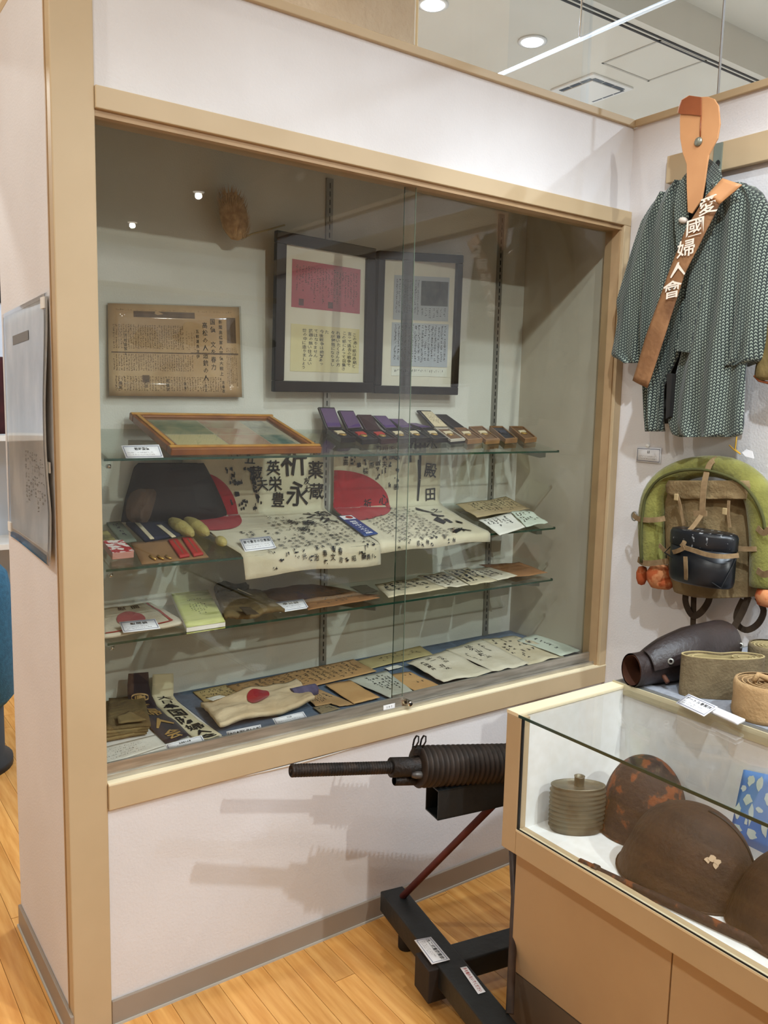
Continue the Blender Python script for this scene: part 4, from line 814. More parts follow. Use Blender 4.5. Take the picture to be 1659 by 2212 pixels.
def sash_floor(name, label, m, pts_l, pts_r, zs_, text, ink, tsize, extra=None):
    # pts: left and right edge photo points from the top of the upright end to the front; zs_: None = on floor, else depth plane y
    Ls = []; Rs = []
    for pl__, pr__, zz in zip(pts_l, pts_r, zs_):
        if zz is None: Ls.append(floor_pt(*pl__, .004)); Rs.append(floor_pt(*pr__, .004))
        else: Ls.append(Y_(*pl__, zz)); Rs.append(Y_(*pr__, zz))
    n = len(Ls)
    def pl_(u, v, lift=0.0):
        f = min(max(1 - v, 0), 1) * (n - 1); i = min(int(f), n - 2); t = f - i
        a = Ls[i].lerp(Ls[i + 1], t); b_ = Rs[i].lerp(Rs[i + 1], t); p = a.lerp(b_, u)
        d = (Ls[i + 1] - Ls[i]).cross(Rs[i] - Ls[i]).normalized(); d = d if d.dot(CP - p) > 0 else -d
        return p + d * (lift + .003 * nz(u * 3, v * 5, n))
    o = MB().grid(6, 30, lambda u, v: pl_(u, v), (0, -.0015, .0015)).build(name, m); solo(o, label, 'sash')
    b = MB()
    for ch, v, su, sv in text: glyph(b, ch, lambda u, w_: pl_(u, w_, .0035), .5, v, su, sv)
    if extra: extra(b, lambda u, w_: pl_(u, w_, .0035))
    b.build('lettering', ink, o); return o
zf_ = lambda x, y: (230 + x * .1507, 1440 + y * .1507)
M_SASHD = mat('dark_purple_sash', (44, 28, 34), (36, 22, 28), rough=.8, scale=14, sheen=.2); M_SASHC = mat('cream_sash', (222, 210, 176), (206, 192, 156), rough=.9, scale=12)
def crest(b, pl_):
    for k_ in range(20):
        a0, a1 = 2 * PI * k_ / 20, 2 * PI * (k_ + 1) / 20
        stroke(b, pl_, (.5 + .36 * math.cos(a0), .60 + .045 * math.sin(a0)), (.5 + .36 * math.cos(a1), .60 + .045 * math.sin(a1)), .012, .012)
    for k_ in range(16):
        a0 = random.uniform(0, 6.28); r0 = random.uniform(0, .2); scrib(b, pl_, .5 + r0 * math.cos(a0), .60 + .1 * r0 * math.sin(a0), .14, .02, .14)
sash_floor('shoulder_banner', 'dark purple sash with gold lettering, left of the two sashes in the case', M_SASHD,
    [zf_(312, 105), zf_(300, 260), zf_(305, 440), zf_(340, 560), zf_(560, 800), zf_(850, 1100)], [zf_(598, 82), zf_(605, 240), zf_(640, 430), zf_(720, 580), zf_(950, 740), zf_(1190, 990)],
    [.40, .40, .385, None, None, None], [('國', .44, .62, .09), ('婦', .30, .72, .10), ('人', .17, .72, .10), ('会', .05, .62, .09)], mat('gold_thread', (196, 160, 100), (176, 138, 82), rough=.6, scale=60), .1, crest)
sash_floor('shoulder_banner', 'cream sash with black lettering, right of the two sashes in the case', M_SASHC,
    [zf_(660, 115), zf_(655, 270), zf_(650, 420), zf_(720, 570), zf_(980, 820), zf_(1310, 1060)], [zf_(955, 100), zf_(960, 240), zf_(955, 420), zf_(1060, 545), zf_(1330, 780), zf_(1655, 985)],
    [.43, .43, .40, None, None, None], [('大', .545, .72, .085), ('日', .46, .6, .07), ('本', .385, .68, .075), ('国', .30, .72, .085), ('防', .215, .72, .085), ('婦', .13, .7, .07), ('人', .065, .6, .06), ('会', .01, .7, .06)], INK, .1)
card([floor_pt(*z6(500, 1300), .035), floor_pt(*z6(750, 1238), .035), floor_pt(*z6(775, 1282), .016), floor_pt(*z6(518, 1345), .016)], '愛国婦人会襷', 'white caption card at the foot of the dark purple sash')
card([floor_pt(*z6(920, 1212), .032), floor_pt(*z6(1157, 1164), .032), floor_pt(*z6(1163, 1200), .016), floor_pt(*z6(930, 1246), .016)], '大日本国防婦人会襷', 'white caption card between the cream sash and the red-disc cloth', 0)
card([floor_pt(*z6(1238, 1124), .034), floor_pt(*z6(1450, 1075), .034), floor_pt(*z6(1476, 1116), .016), floor_pt(*z6(1262, 1168), .016)], '千人針', 'white caption card in front of the red-disc cloth bag', 1)
sn = thing('red_disc_cloth', 'crumpled cream thousand-stitch cloth with a red disc on the case floor', 'cloth', floor_pt(*z6(1130, 1080)))
q_ = layf([z6(745, 1062), z6(1400, 915), z6(1530, 1050), z6(880, 1225)], .002)
o, pl_, n_ = sheet('cloth', mat('senninbari_cloth', (226, 204, 168), (206, 180, 142), rough=.95, scale=10, bump=.7, bscale=24), q_, sn, .012, .026, 26, 18, 31)
b = MB(); nA = 28; p_ = lambda u, v: pl_(u, v) + Vector((0, 0, .002)); vs = [p_(.52, .66)] + [p_(.52 + .11 * math.cos(2 * PI * i / nA), .66 + .22 * math.sin(2 * PI * i / nA)) for i in range(nA)]
vs2 = [p_(.52 + .055 * math.cos(2 * PI * i / nA), .66 + .11 * math.sin(2 * PI * i / nA)) for i in range(nA)]
b.add(vs[:1] + vs2 + vs[1:], [(0, 1 + i, 1 + (i + 1) % nA) for i in range(nA)] + [(1 + i, 1 + nA + i, 1 + nA + (i + 1) % nA, 1 + (i + 1) % nA) for i in range(nA)]); b.build('red_disc', M_FRED, sn)
o, pl_, n_ = sheet('paper_slip', P_WHITE, [v + Vector((0, 0, .028)) for v in layf([z6(780, 1055), z6(880, 1030), z6(915, 1040), z6(830, 1072)])], sn, .0006, .002)
ro = thing('rolled_cloth', 'purple-grey rolled cloth bundle behind the red-disc cloth', 'cloth roll', floor_pt(*z6(1455, 960)))
a, b_ = floor_pt(*z6(1370, 960), .018), floor_pt(*z6(1535, 925), .018)
M_ROLL = mat('purple_grey_cloth', (104, 96, 122), (82, 74, 98), rough=.95, scale=26, bump=.4)
MB().tube([a.lerp(b_, i / 8) for i in range(9)], [.019 * (1 + .06 * nz(i * 1.3, 4)) for i in range(9)], 20).build('roll', M_ROLL, ro)
MB().lathe([(.017, 0), (.017, .002), (.010, .003), (.009, .001), (.004, .004), (0, .004)], b_, (b_ - a), 16).build('roll_end', mat('rose_cloth', (150, 90, 104), rough=.9), ro)
GF = 'old papers spread on the case floor'
letter('ration_booklet', 'yellowed printed booklet at the left of the papers, behind the red-disc cloth', [z6(690, 945), z6(915, 895), z6(1120, 985), z6(800, 1040)], mat('old_yellow_paper', (200, 176, 122), (184, 158, 104), rough=.9, scale=8), None, .001, .003, 41, 8, 10, (.1, .9, .1, .9), .6, group=GF, cat='booklet')
letter('printed_document', 'large brown printed document behind the purple-grey roll', [z6(920, 905), zs(340, 570), zs(480, 640), z6(1110, 1010)], P_KRAFT if False else mat('brown_document', (204, 164, 112), (186, 144, 94), rough=.9, scale=8, bump=.2), None, .003, .004, 42, 18, 16, (.04, .96, .06, .94), .85, group=GF, cat='document')
letter('tan_booklet', 'tan paper slip left of the rough tan envelope on the case floor', [zs(55, 790), zs(130, 745), zs(350, 838), zs(260, 850)], P_TAN, None, .003, .003, 43, 3, 6, (.2, .8, .2, .8), .4, group=GF, cat='paper')
letter('tan_envelope', 'rough tan envelope beside the grey letter on the case floor', [zs(170, 722), zs(325, 700), zs(500, 800), zs(345, 838)], mat('tan_env', (206, 164, 110), (192, 148, 96), rough=.9, scale=9, bump=.3, bscale=30), None, .005, .005, 44, 0, 0, group=GF, cat='envelope')
letter('printed_card', 'small brown printed card in front of the purple-grey roll', [zs(50, 790), zs(120, 752), zs(215, 830), zs(115, 850)], P_TAN, None, .006, .002, 45, 6, 8, (.08, .92, .1, .9), .85, group=GF, cat='card')
letter('printed_card', 'small grey-brown card by the case floor front edge', [zs(100, 855), zs(185, 835), zs(262, 862), zs(150, 892)], mat('grey_brown_card', (140, 124, 94), rough=.9), None, .004, .001, 46, 4, 7, (.1, .9, .1, .9), .8, group=GF, cat='card')
letter('grey_letter', 'grey letter with brush writing in front of the large brown document', [zs(305, 690), zs(540, 640), zs(705, 772), zs(560, 800)], P_GREYP, None, .006, .005, 47, 6, 9, (.3, .92, .15, .9), .8, ink=INK, group=GF)
letter('old_letter', 'patched yellowish paper behind the glass door edges on the case floor', [zs(360, 580), zs(740, 490), zs(815, 540), zs(450, 625)], mat('yellow_letter', (188, 172, 124), (172, 154, 106), rough=.9, scale=8), None, .002, .004, 48, 10, 6, (.1, .9, .1, .9), .4, group=GF)
o, pl_, n_ = sheet('white_slip', P_WHITE, layf([zs(525, 620), zs(605, 602), zs(635, 612), zs(555, 634)], .004), None, .001, .002); solo(o, 'small white slip under the patched yellowish paper', 'paper slip')
letter('tan_envelope', 'orange-tan envelope under the bundle of cream letters', [zs(530, 668), zs(680, 645), zs(870, 735), zs(720, 766)], mat('tan_env', (0, 0, 0)), None, .003, .004, 49, 2, 8, (.5, .9, .1, .9), .5, group=GF, cat='envelope')
letter('letter_bundle', 'thick bundle of cream letters with brush columns, centre right of the case floor', [zs(655, 595), zs(900, 520), zs(1170, 655), zs(880, 715)], P_PALE, None, .012, .012, 50, 0, 0, big=[(.62, .82, .10, '征久山'), (.42, .9, .13, '従一口内友'.replace('従', '役' if '役' in GL else '征').replace('内', '田')), (.2, .78, .10, '大田高井')], ink=INK, group=GF)
letter('letter_bundle', 'creased cream letters with the boldest brush writing, right of the bundle', [zs(890, 520), zs(1110, 462), zs(1390, 610), zs(1170, 650)], P_PALE, None, .010, .014, 51, 0, 0, big=[(.75, .86, .09, '昭和正治君'), (.45, .88, .16, '従久山政信'.replace('従', '征')), (.2, .7, .09, '大阪市清光文'.replace('阪', '野').replace('市', '村'))], ink=INK, group=GF)
letter('old_letter', 'brownish creased letter between the bold letters and the mint envelope', [zs(1110, 458), zs(1310, 430), zs(1600, 555), zs(1390, 610)], P_CREAM, None, .006, .010, 52, 6, 9, (.08, .95, .1, .95), .6, ink=INKG, group=GF)
letter('mint_envelope', 'pale mint envelope at the right end of the case floor', [zs(1318, 458), zs(1450, 412), zs(1700, 520), zs(1580, 552)], P_MINT, None, .012, .006, 53, 1, 10, (.4, .62, .15, .85), .8, ink=INK, group=GF, cat='envelope', w=.12)
# number plate on the sliding door rail
o, pl_, n_ = sheet('number_tag', M_CARD, [Vector((gx0 - .045, .012, S1 + .026)), Vector((gx0 - .004, .012, S1 + .026)), Vector((gx0 - .004, .012, S1 + .012)), Vector((gx0 - .045, .012, S1 + .012))], dc, .0006, 0)
b = MB(); htext(b, '101', pl_, .5, .5, .22, .62, .2); b.build('lettering', INKP, o)
def proj(P):
    d = Vector(P) - CP; z = d.dot(CF); return (829.5 + FPX * d.dot(CR) / z, 1106 - FPX * d.dot(CU) / z)
def smooth_path(P, R, k_=3):
    o_, r_ = [], []
    for i in range(len(P) - 1):
        p0, p1, p2, p3 = P[max(i - 1, 0)], P[i], P[i + 1], P[min(i + 2, len(P) - 1)]
        for j in range(k_):
            t = j / k_; o_.append(.5 * ((2 * p1) + (p2 - p0) * t + (2 * p0 - 5 * p1 + 4 * p2 - p3) * t * t + (3 * p1 - p0 - 3 * p2 + p3) * t ** 3)); r_.append(R[i] * (1 - t) + R[i + 1] * t)
    return o_ + [P[-1]], r_ + [R[-1]]
# ---------------------------------------------------------------- striped jacket on the right wall
def weave(name, dark, pale, sy, sz, rough=.9):
    m = bpy.data.materials.new(name); m.use_nodes = True; MATS[name] = m; nt = m.node_tree; N = nt.nodes; L = nt.links; b = N['Principled BSDF']
    b.inputs['Roughness'].default_value = rough; b.inputs['Sheen Weight'].default_value = .2
    tc = N.new('ShaderNodeTexCoord'); sp = N.new('ShaderNodeSeparateXYZ'); L.new(tc.outputs['Object'], sp.inputs[0])
    def mth(op, a, b_=None):
        n = N.new('ShaderNodeMath'); n.operation = op
        for i, v in enumerate((a, b_)):
            if v is None: continue
            if isinstance(v, (int, float)): n.inputs[i].default_value = v
            else: L.new(v, n.inputs[i])
        return n.outputs[0]
    u = mth('MULTIPLY', sp.outputs[1], sy); v = mth('MULTIPLY', sp.outputs[2], sz)
    tri = mth('ABSOLUTE', mth('SUBTRACT', mth('FRACT', u), .5)); s = mth('FRACT', mth('ADD', mth('ADD', v, mth('MULTIPLY', mth('FLOOR', u), .37)), mth('MULTIPLY', tri, 1.3)))
    hit = mth('GREATER_THAN', s, .56); gap = mth('GREATER_THAN', mth('FRACT', mth('ADD', u, .15)), .30)
    st = mth('GREATER_THAN', mth('SINE', mth('MULTIPLY', sp.outputs[1], 75.0)), .55)
    fac = mth('MULTIPLY', mth('MULTIPLY', hit, gap), mth('SUBTRACT', 1.0, mth('MULTIPLY', st, .35)))
    mx = N.new('ShaderNodeMix'); mx.data_type = 'RGBA'; mx.inputs[6].default_value = lin(dark); mx.inputs[7].default_value = lin(pale)
    L.new(fac, mx.inputs[0]); L.new(mx.outputs[2], b.inputs['Base Color']); return m
M_HAO = weave('chevron_weave', (34, 41, 38), (146, 154, 138), 142.0, 112.0)
hj = thing('striped_jacket', 'dark green kimono jacket with fine pale chevron stripes hanging on the right wall', 'jacket', X_(1500, 940, 1.72))
def panel(name, m, rows, xv, depth, parent, fold=.008, seed=0., nseg=16, back=.006, fr=7.0):
    L = [X_(l, y, xv) for y, l, r in rows]; R_ = [X_(r, y, xv) for y, l, r in rows]
    def fn(u, w_, f_=1):
        f = w_ * (len(rows) - 1); i = min(int(f), len(rows) - 2); t = f - i
        p = L[i].lerp(L[i + 1], t).lerp(R_[i].lerp(R_[i + 1], t), u)
        e = math.sin(PI * min(max(u, 0), 1)) ** .5
        p.x -= (depth * e + fold * math.sin(u * fr * 2 + seed + 1.2 * nz(w_ * 2, seed)) * (.3 + .7 * w_) + fold * nz(u * 4 + seed, w_ * 2.5, seed)) * f_
        return p
    nv_ = len(rows) * 4
    return MB().grid(nseg, nv_, lambda u, w_: fn(u, w_), (back, 0, 0)).build(name, m, parent)
panel('back_panel', mat('jacket_dark_inside', (34, 30, 26), rough=.95), [(388, 1475, 1560), (430, 1432, 1630), (560, 1405, 1640), (700, 1395, 1622), (800, 1402, 1608), (915, 1402, 1606)], 1.79, .0, hj, .003)
panel('sleeve', M_HAO, [(418, 1432, 1462), (446, 1410, 1462), (480, 1390, 1445), (540, 1369, 1428), (600, 1350, 1414), (650, 1333, 1406), (690, 1336, 1398), (740, 1328, 1393), (768, 1322, 1391), (785, 1352, 1388)], 1.74, .035, hj, .010, 2.0, 12)
panel('sleeve', M_HAO, [(402, 1598, 1628), (416, 1598, 1645), (440, 1598, 1657), (500, 1597, 1665), (580, 1594, 1668), (660, 1589, 1667), (740, 1580, 1655), (778, 1573, 1648), (792, 1573, 1612)], 1.72, .04, hj, .008, 4.0, 12)
panel('front_panel', M_HAO, [(392, 1462, 1482), (412, 1444, 1478), (440, 1424, 1476), (500, 1408, 1476), (560, 1400, 1486), (630, 1392, 1492), (700, 1388, 1482), (770, 1388, 1468), (835, 1394, 1436), (900, 1396, 1434), (932, 1398, 1436)], 1.725, .03, hj, .010, 1.0, 16)
panel('front_panel', M_HAO, [(396, 1540, 1612), (430, 1538, 1640), (500, 1522, 1642), (580, 1508, 1636), (660, 1494, 1630), (740, 1478, 1620), (800, 1462, 1614), (860, 1449, 1612), (915, 1446, 1611), (938, 1455, 1606), (944, 1470, 1590)], 1.705, .035, hj, .014, 3.0, 22, .006, 9.0)
def strap(name, m, path, width, parent, thick=.003, label=None):   # path of (px, py, x): a band of given width lying across the wall
    P = smooth_path([X_(a, b_, c) for a, b_, c in path], [0] * len(path), 4)[0]; n = len(P); vs = []
    for i in range(n):
        t = (P[min(i + 1, n - 1)] - P[max(i - 1, 0)]).normalized(); s = Vector((1, 0, 0)).cross(t).normalized() * width / 2
        vs += [P[i] - s, P[i] + s, P[i] + s - Vector((thick, 0, 0)), P[i] - s - Vector((thick, 0, 0))]
    fs = []
    for i in range(n - 1):
        for k_ in range(4): fs.append((4 * i + k_, 4 * i + (k_ + 1) % 4, 4 * i + 4 + (k_ + 1) % 4, 4 * i + 4 + k_))
    fs += [(0, 1, 2, 3), (4 * n - 4, 4 * n - 1, 4 * n - 2, 4 * n - 3)]
    return MB().add(vs, fs).build(name, m, parent, label=label)
strap('collar', M_HAO, [(1506, 366, 1.74), (1490, 385, 1.71), (1476, 420, 1.69), (1474, 470, 1.685), (1480, 540, 1.685), (1488, 620, 1.69)], .042, hj, .008)
strap('collar', M_HAO, [(1526, 362, 1.74), (1542, 378, 1.71), (1544, 410, 1.69), (1532, 480, 1.675), (1514, 560, 1.67), (1498, 650, 1.67), (1478, 760, 1.675)], .046, hj, .008)
MB().lathe([(0, -.014), (.006, -.012), (.009, -.004), (.009, .004), (.006, .012), (0, .014)], X_(1476, 476, 1.675), (0, 1, .3), 12).build('toggle', mat('bone', (222, 206, 190), rough=.4), hj)
MB().prism([X_(*p, 1.68) for p in ((1441, 806), (1452, 808), (1446, 900), (1438, 905))], (.03, 0, 0)).build('opening_shade_patch', MATS['jacket_dark_inside'], hj)  # dark patch painted in as shade where the front panels part
# brown sash with white characters
M_SASHB = mat('brown_sash', (134, 92, 58), (112, 74, 44), rough=.7, scale=9, bump=.2, bscale=60, c3=(150, 106, 68)); M_SASHT = mat('tan_leather', (206, 148, 98), (196, 138, 90), rough=.5, scale=8, bump=.1)
sl_ = [(1561, 385), (1526, 423), (1483, 490), (1441, 596), (1395, 727), (1366, 822)]; sr_ = [(1603, 399), (1554, 441), (1515, 519), (1476, 596), (1441, 709), (1398, 838)]
sx_ = [1.638, 1.622, 1.618, 1.618, 1.625, 1.64]
SL = [X_(*p, x) for p, x in zip(sl_, sx_)]; SR = [X_(*p, x) for p, x in zip(sr_, sx_)]
def sash_pt(u, v):
    f = v * 5; i = min(int(f), 4); t = f - i; p = SL[i].lerp(SL[i + 1], t).lerp(SR[i].lerp(SR[i + 1], t), u); p.x -= .003 * math.sin(PI * u) + .002 * nz(u * 3, v * 7); return p
so = thing('lettered_shoulder_sash', 'brown cloth shoulder sash with five white characters worn across the jacket', 'sash', X_(1380, 838, 1.66))
MB().grid(6, 40, sash_pt, (.003, 0, 0)).build('band', M_SASHB, so)
MB().grid(4, 6, lambda u, v: sash_pt(u, v * .2) - Vector((.0012, 0, 0)), (.0008, 0, 0)).build('shoulder_patch', M_SASHT, so)
for ch, zx, zy, s_ in (('愛', 655, 745, 118), ('國', 572, 880, 118), ('婦', 516, 1010, 112), ('人', 468, 1140, 96), ('會', 432, 1262, 116)):
    c = X_(1300 + zx * .3527, 180 + zy * .3527, 1.612); h = s_ * .3527 * (c - CP).dot(CF) / FPX
    b = MB(); glyph(b, ch, lambda u, v, c=c: Vector((c.x - .001, c.y - u * 1.12, c.z + v + u * .12)), 0, 0, h * 1.05, h * .95); b.build('character', mat('white_thread', (236, 222, 204), rough=.8), so)
MB().tube([X_(1416, 785, 1.655), X_(1406, 800, 1.65), X_(1394, 812, 1.65)], .003, 8).build('pin', M_GREYM, so)
# tan leather strap with snap button above the collar
z8 = lambda x, y: (1300 + x * .3527, 180 + y * .3527)
ls = thing('leather_strap_hanger', 'tan leather paddle-shaped hanger with dark folded tip and snap button above the jacket', 'hanger', X_(1495, 420, 1.665))
out = [(486, 190), (470, 182), (476, 150), (492, 105), (540, 76), (612, 86), (655, 84), (695, 98), (722, 140), (731, 250), (716, 340), (682, 402), (662, 440), (652, 500), (636, 620), (620, 710), (560, 800), (532, 790), (526, 620), (526, 500), (502, 430), (486, 340), (484, 240)]
MB().prism([X_(*z8(*p), 1.668) for p in out], (-.006, 0, 0)).build('leather', M_SASHT, ls, .0015)
MB().prism([X_(*z8(*p), 1.661) for p in [(470, 183), (476, 150), (492, 105), (540, 76), (612, 86), (612, 200), (540, 192), (486, 190)]], (-.003, 0, 0)).build('folded_tip', mat('dark_tan_leather', (156, 84, 44), (140, 72, 38), rough=.45, scale=12), ls, .001)
MB().tube([X_(*z8(608, 200), 1.660), X_(*z8(604, 270), 1.660), X_(*z8(603, 325), 1.660)], .0016, 6).build('seam', MATS['dark_tan_leather'], ls)
MB().lathe([(0, .006), (.009, .005), (.0125, .002), (.0125, 0), (0, 0)], X_(*z8(592, 358), 1.661), (-1, 0, 0), 20).build('snap_button', mat('dull_nickel', (150, 152, 138), rough=.35, metal=.7), ls)
MB().box(1.802, 1.808, X_(1562, 330, 1.81).y, X_(1545, 330, 1.81).y, 2.205, 2.288).build('hook_plate', mat('grey_green_plate', (120, 128, 116), rough=.5), ls)
MB().tube([X_(1552, 350, 1.806), X_(1540, 372, 1.76), X_(1520, 395, 1.70)], .007, 8).build('hook_arm', M_BLACK, ls)
# pinned caption
o = card([X_(*p, 1.827) for p in ((1377, 965), (1429, 968), (1427, 1002), (1375, 997))], 'は', 'white caption card pinned to the right wall left of the rucksack', 2)
MB().lathe([(0, .012), (.005, .010), (.006, .006), (.003, 0)], X_(1401, 963, 1.825), (-1, 0, 0), 12).build('push_pin', M_WHITE, o)
# olive tunic edge at the right border
tu = thing('olive_tunic', 'olive cloth tunic hanging at the right edge beside the jacket', 'tunic', X_(1665, 820, 1.74))
panel('tunic_body', mat('olive_tunic_cloth', (124, 104, 60), (110, 92, 52), rough=.95, scale=20, bump=.3), [(690, 1656, 1720), (740, 1645, 1760), (790, 1634, 1800), (815, 1630, 1800), (822, 1640, 1800)], 1.74, .03, tu, .004, 1.)
MB().tube([X_(1630, 812, 1.735), X_(1640, 822, 1.73), X_(1659, 827, 1.73), X_(1700, 830, 1.73)], .004, 8).build('hem', MATS['dark_tan_leather'], tu)
# ---------------------------------------------------------------- rucksack
zr = lambda x, y: (1300 + x * .2351, 900 + y * .2351)
M_OLIVE = mat('olive_felt', (132, 128, 58), (112, 108, 46), rough=.95, scale=16, bump=.35, bscale=120, sheen=.3); M_OLIVED = mat('olive_piping', (74, 72, 32), rough=.9)
M_CANV = mat('khaki_canvas', (138, 116, 80), (120, 98, 64), rough=.95, scale=14, bump=.35, bscale=120); M_STRAP = mat('khaki_webbing', (142, 116, 82), (126, 100, 68), rough=.9, scale=60); M_DSTR = mat('dark_webbing', (62, 46, 28), (50, 36, 22), rough=.9, scale=40)
M_ORG = mat('orange_print_cloth', (176, 84, 40), (206, 136, 88), rough=.9, scale=26, lo=.45, hi=.55)
rk = thing('rucksack', 'khaki canvas rucksack wrapped in an olive blanket roll hanging on the right wall', 'rucksack', X_(1520, 1265, 1.75))
panel('bag_body', M_CANV, [(1040, 1445, 1612), (1055, 1438, 1622), (1110, 1436, 1626), (1180, 1440, 1632), (1250, 1448, 1636), (1278, 1458, 1636), (1288, 1500, 1634)], 1.775, .055, rk, .004, 1., 16, .05)
panel('bag_flap', M_CANV, [(1038, 1444, 1616), (1050, 1438, 1620), (1066, 1440, 1620), (1078, 1475, 1612)], 1.715, .008, rk, .003, 2., 16, .02)
path = [(478, 1345), (468, 1200), (462, 1050), (468, 880), (500, 720), (590, 590), (740, 500), (900, 460), (1060, 458), (1220, 500), (1370, 610), (1460, 770), (1500, 950), (1520, 1150), (1520, 1350), (1515, 1560)]
rad = [.042, .043, .044, .044, .042, .038, .034, .032, .032, .034, .038, .043, .046, .047, .047, .046]
pp = [X_(*zr(*p), 1.755) for p in path]
p_, r_ = smooth_path(pp, rad); br_ = MB().tube(p_, r_, 18).build('blanket_roll', M_OLIVE, rk)
sm_ = [X_(*zr(*p), 1.712) for p in [(372, 1340), (368, 1100), (384, 900), (420, 720), (540, 570), (720, 500), (880, 485), (1010, 500), (1160, 545), (1300, 620), (1420, 760), (1490, 920), (1508, 1040)]]
sm_ = [p + Vector((-.006, 0, 0)) for p in sm_]
q2, r2 = smooth_path(sm_, [.0045] * 13); MB().tube(q2, r2, 8).build('piping', M_OLIVED, br_)
for cx, cy, w_, h_ in ((368, 1460, 52, 92), (530, 1470, 118, 118), (570, 1530, 96, 58)):
    c = X_(*zr(cx, cy), 1.745); s_ = (c - CP).dot(CF) / FPX * .2351
    MB().lathe([(0, h_ * s_), (w_ * s_ * .7, h_ * s_ * .85), (w_ * s_, h_ * s_ * .3), (w_ * s_ * .95, -h_ * s_ * .3), (w_ * s_ * .6, -h_ * s_ * .85), (0, -h_ * s_)], c, (0, 0, 1), 16).build('patterned_cloth_end', M_ORG, rk)
c = X_(*zr(1530, 1660), 1.745); MB().lathe([(0, .03), (.03, .026), (.036, 0), (.028, -.022), (0, -.03)], c, (0, 0, 1), 16).build('patterned_cloth_end', M_ORG, rk)
def zstrap(name, pts, w_, m=M_STRAP, th=.003): return strap(name, m, [zr(a, b_) + (c,) for a, b_, c in pts], w_, rk, th)
zstrap('strap', [(1075, 385, 1.745), (1000, 430, 1.72), (955, 560, 1.70), (935, 700, 1.69), (925, 880, 1.69)], .018)
zstrap('strap', [(920, 905, 1.688), (850, 1000, 1.665), (770, 1090, 1.635), (765, 1150, 1.625), (735, 1195, 1.625)], .014)
zstrap('strap_keeper', [(850, 890, 1.69), (970, 890, 1.69)], .017, th=.005)
zstrap('strap', [(530, 1180, 1.71), (600, 1240, 1.68), (680, 1240, 1.63), (760, 1205, 1.615)], .013)
zstrap('strap', [(740, 1195, 1.618), (850, 1230, 1.612), (980, 1270, 1.612), (1120, 1285, 1.625), (1260, 1275, 1.66)], .013)
zstrap('strap', [(770, 1285, 1.612), (775, 1400, 1.615), (778, 1530, 1.632)], .012)
zstrap('strap', [(290, 900, 1.73), (330, 935, 1.715), (420, 950, 1.708), (520, 945, 1.71), (582, 935, 1.72)], .016)
zstrap('strap', [(335, 1310, 1.73), (390, 1345, 1.71), (480, 1345, 1.705), (620, 1325, 1.715)], .018)
zstrap('strap', [(1200, 1205, 1.70), (1300, 1215, 1.705), (1425, 1215, 1.71)], .014)
zstrap('strap', [(1430, 1020, 1.71), (1490, 1070, 1.695), (1540, 1030, 1.69)], .016)
zstrap('strap', [(1430, 1410, 1.71), (1490, 1450, 1.695), (1560, 1430, 1.69)], .018)
for pts in ([(690, 705, 1.70), (715, 780, 1.70), (735, 880, 1.705), (755, 1000, 1.70)], [(1170, 770, 1.70), (1165, 900, 1.70), (1180, 1020, 1.70)]): zstrap('tie_cord', pts, .008)
for a, b_ in ((690, 740), (1135, 870)): MB().box(*[v for v in (X_(*zr(a, b_), 1.70).x - .006, X_(*zr(a, b_), 1.70).x, X_(*zr(a, b_), 1.70).y - .007, X_(*zr(a, b_), 1.70).y + .007, X_(*zr(a, b_), 1.70).z - .010, X_(*zr(a, b_), 1.70).z + .010)]).build('toggle', M_CREAM if False else mat('khaki_toggle', (170, 146, 104), rough=.7), rk, .002)
rg = X_(*zr(300, 915), 1.735); MB().tube([rg + Vector((0, .011 * math.cos(t), .014 * math.sin(t))) for t in [2 * PI * i / 14 for i in range(14)]], .0022, 6, closed=True).build('buckle_ring', M_GREYM, rk)
zstrap('hanging_strap', [(790, 1560, 1.76), (770, 1680, 1.76), (800, 1780, 1.765), (850, 1830, 1.77), (920, 1790, 1.77), (985, 1690, 1.765), (1000, 1580, 1.76)], .020, M_DSTR)
zstrap('hanging_strap', [(850, 1560, 1.772), (845, 1750, 1.775), (840, 1960, 1.775)], .018, M_DSTR)
zstrap('hanging_strap', [(1350, 1650, 1.76), (1300, 1780, 1.755), (1220, 1930, 1.74), (1130, 2080, 1.70), (1075, 2180, 1.66)], .020, M_DSTR)
zstrap('hanging_strap', [(1300, 1680, 1.77), (1240, 1820, 1.77), (1260, 1920, 1.775), (1340, 1960, 1.775), (1440, 1900, 1.77), (1490, 1780, 1.765), (1430, 1660, 1.765)], .018, M_DSTR)
# black mess tin strapped on the pack
mt = thing('mess_tin', 'black kidney-shaped mess tin strapped to the front of the rucksack', 'mess tin', X_(*zr(900, 1550), 1.68))
M_TIN = mat('black_enamel', (16, 18, 22), (30, 32, 36), rough=.35, scale=14, detail=8, lo=.5, hi=.75); M_TINW = mat('worn_enamel', (22, 24, 28), (150, 150, 150), rough=.35, scale=70, lo=.62, hi=.7)
ct, cb2 = X_(*zr(890, 1040), 1.675), X_(*zr(905, 1530), 1.675); hh = ct.z - cb2.z; ay_ = (X_(*zr(610, 1200), 1.675) - X_(*zr(1185, 1200), 1.675)).length / 2
def oval(mb, prof, c, a, bx): return mb.lathe([(r, h) for r, h in prof], c, (0, 0, 1), 32, bx / a, up=(1, 0, 0))
oval(MB(), [(0, 0), (ay_ * .9, 0), (ay_ * .97, .006), (ay_, .02), (ay_, hh * .72), (ay_ * .98, hh * .72)], Vector((1.675, cb2.y, cb2.z)), ay_, .052).build('body', M_TIN, mt)
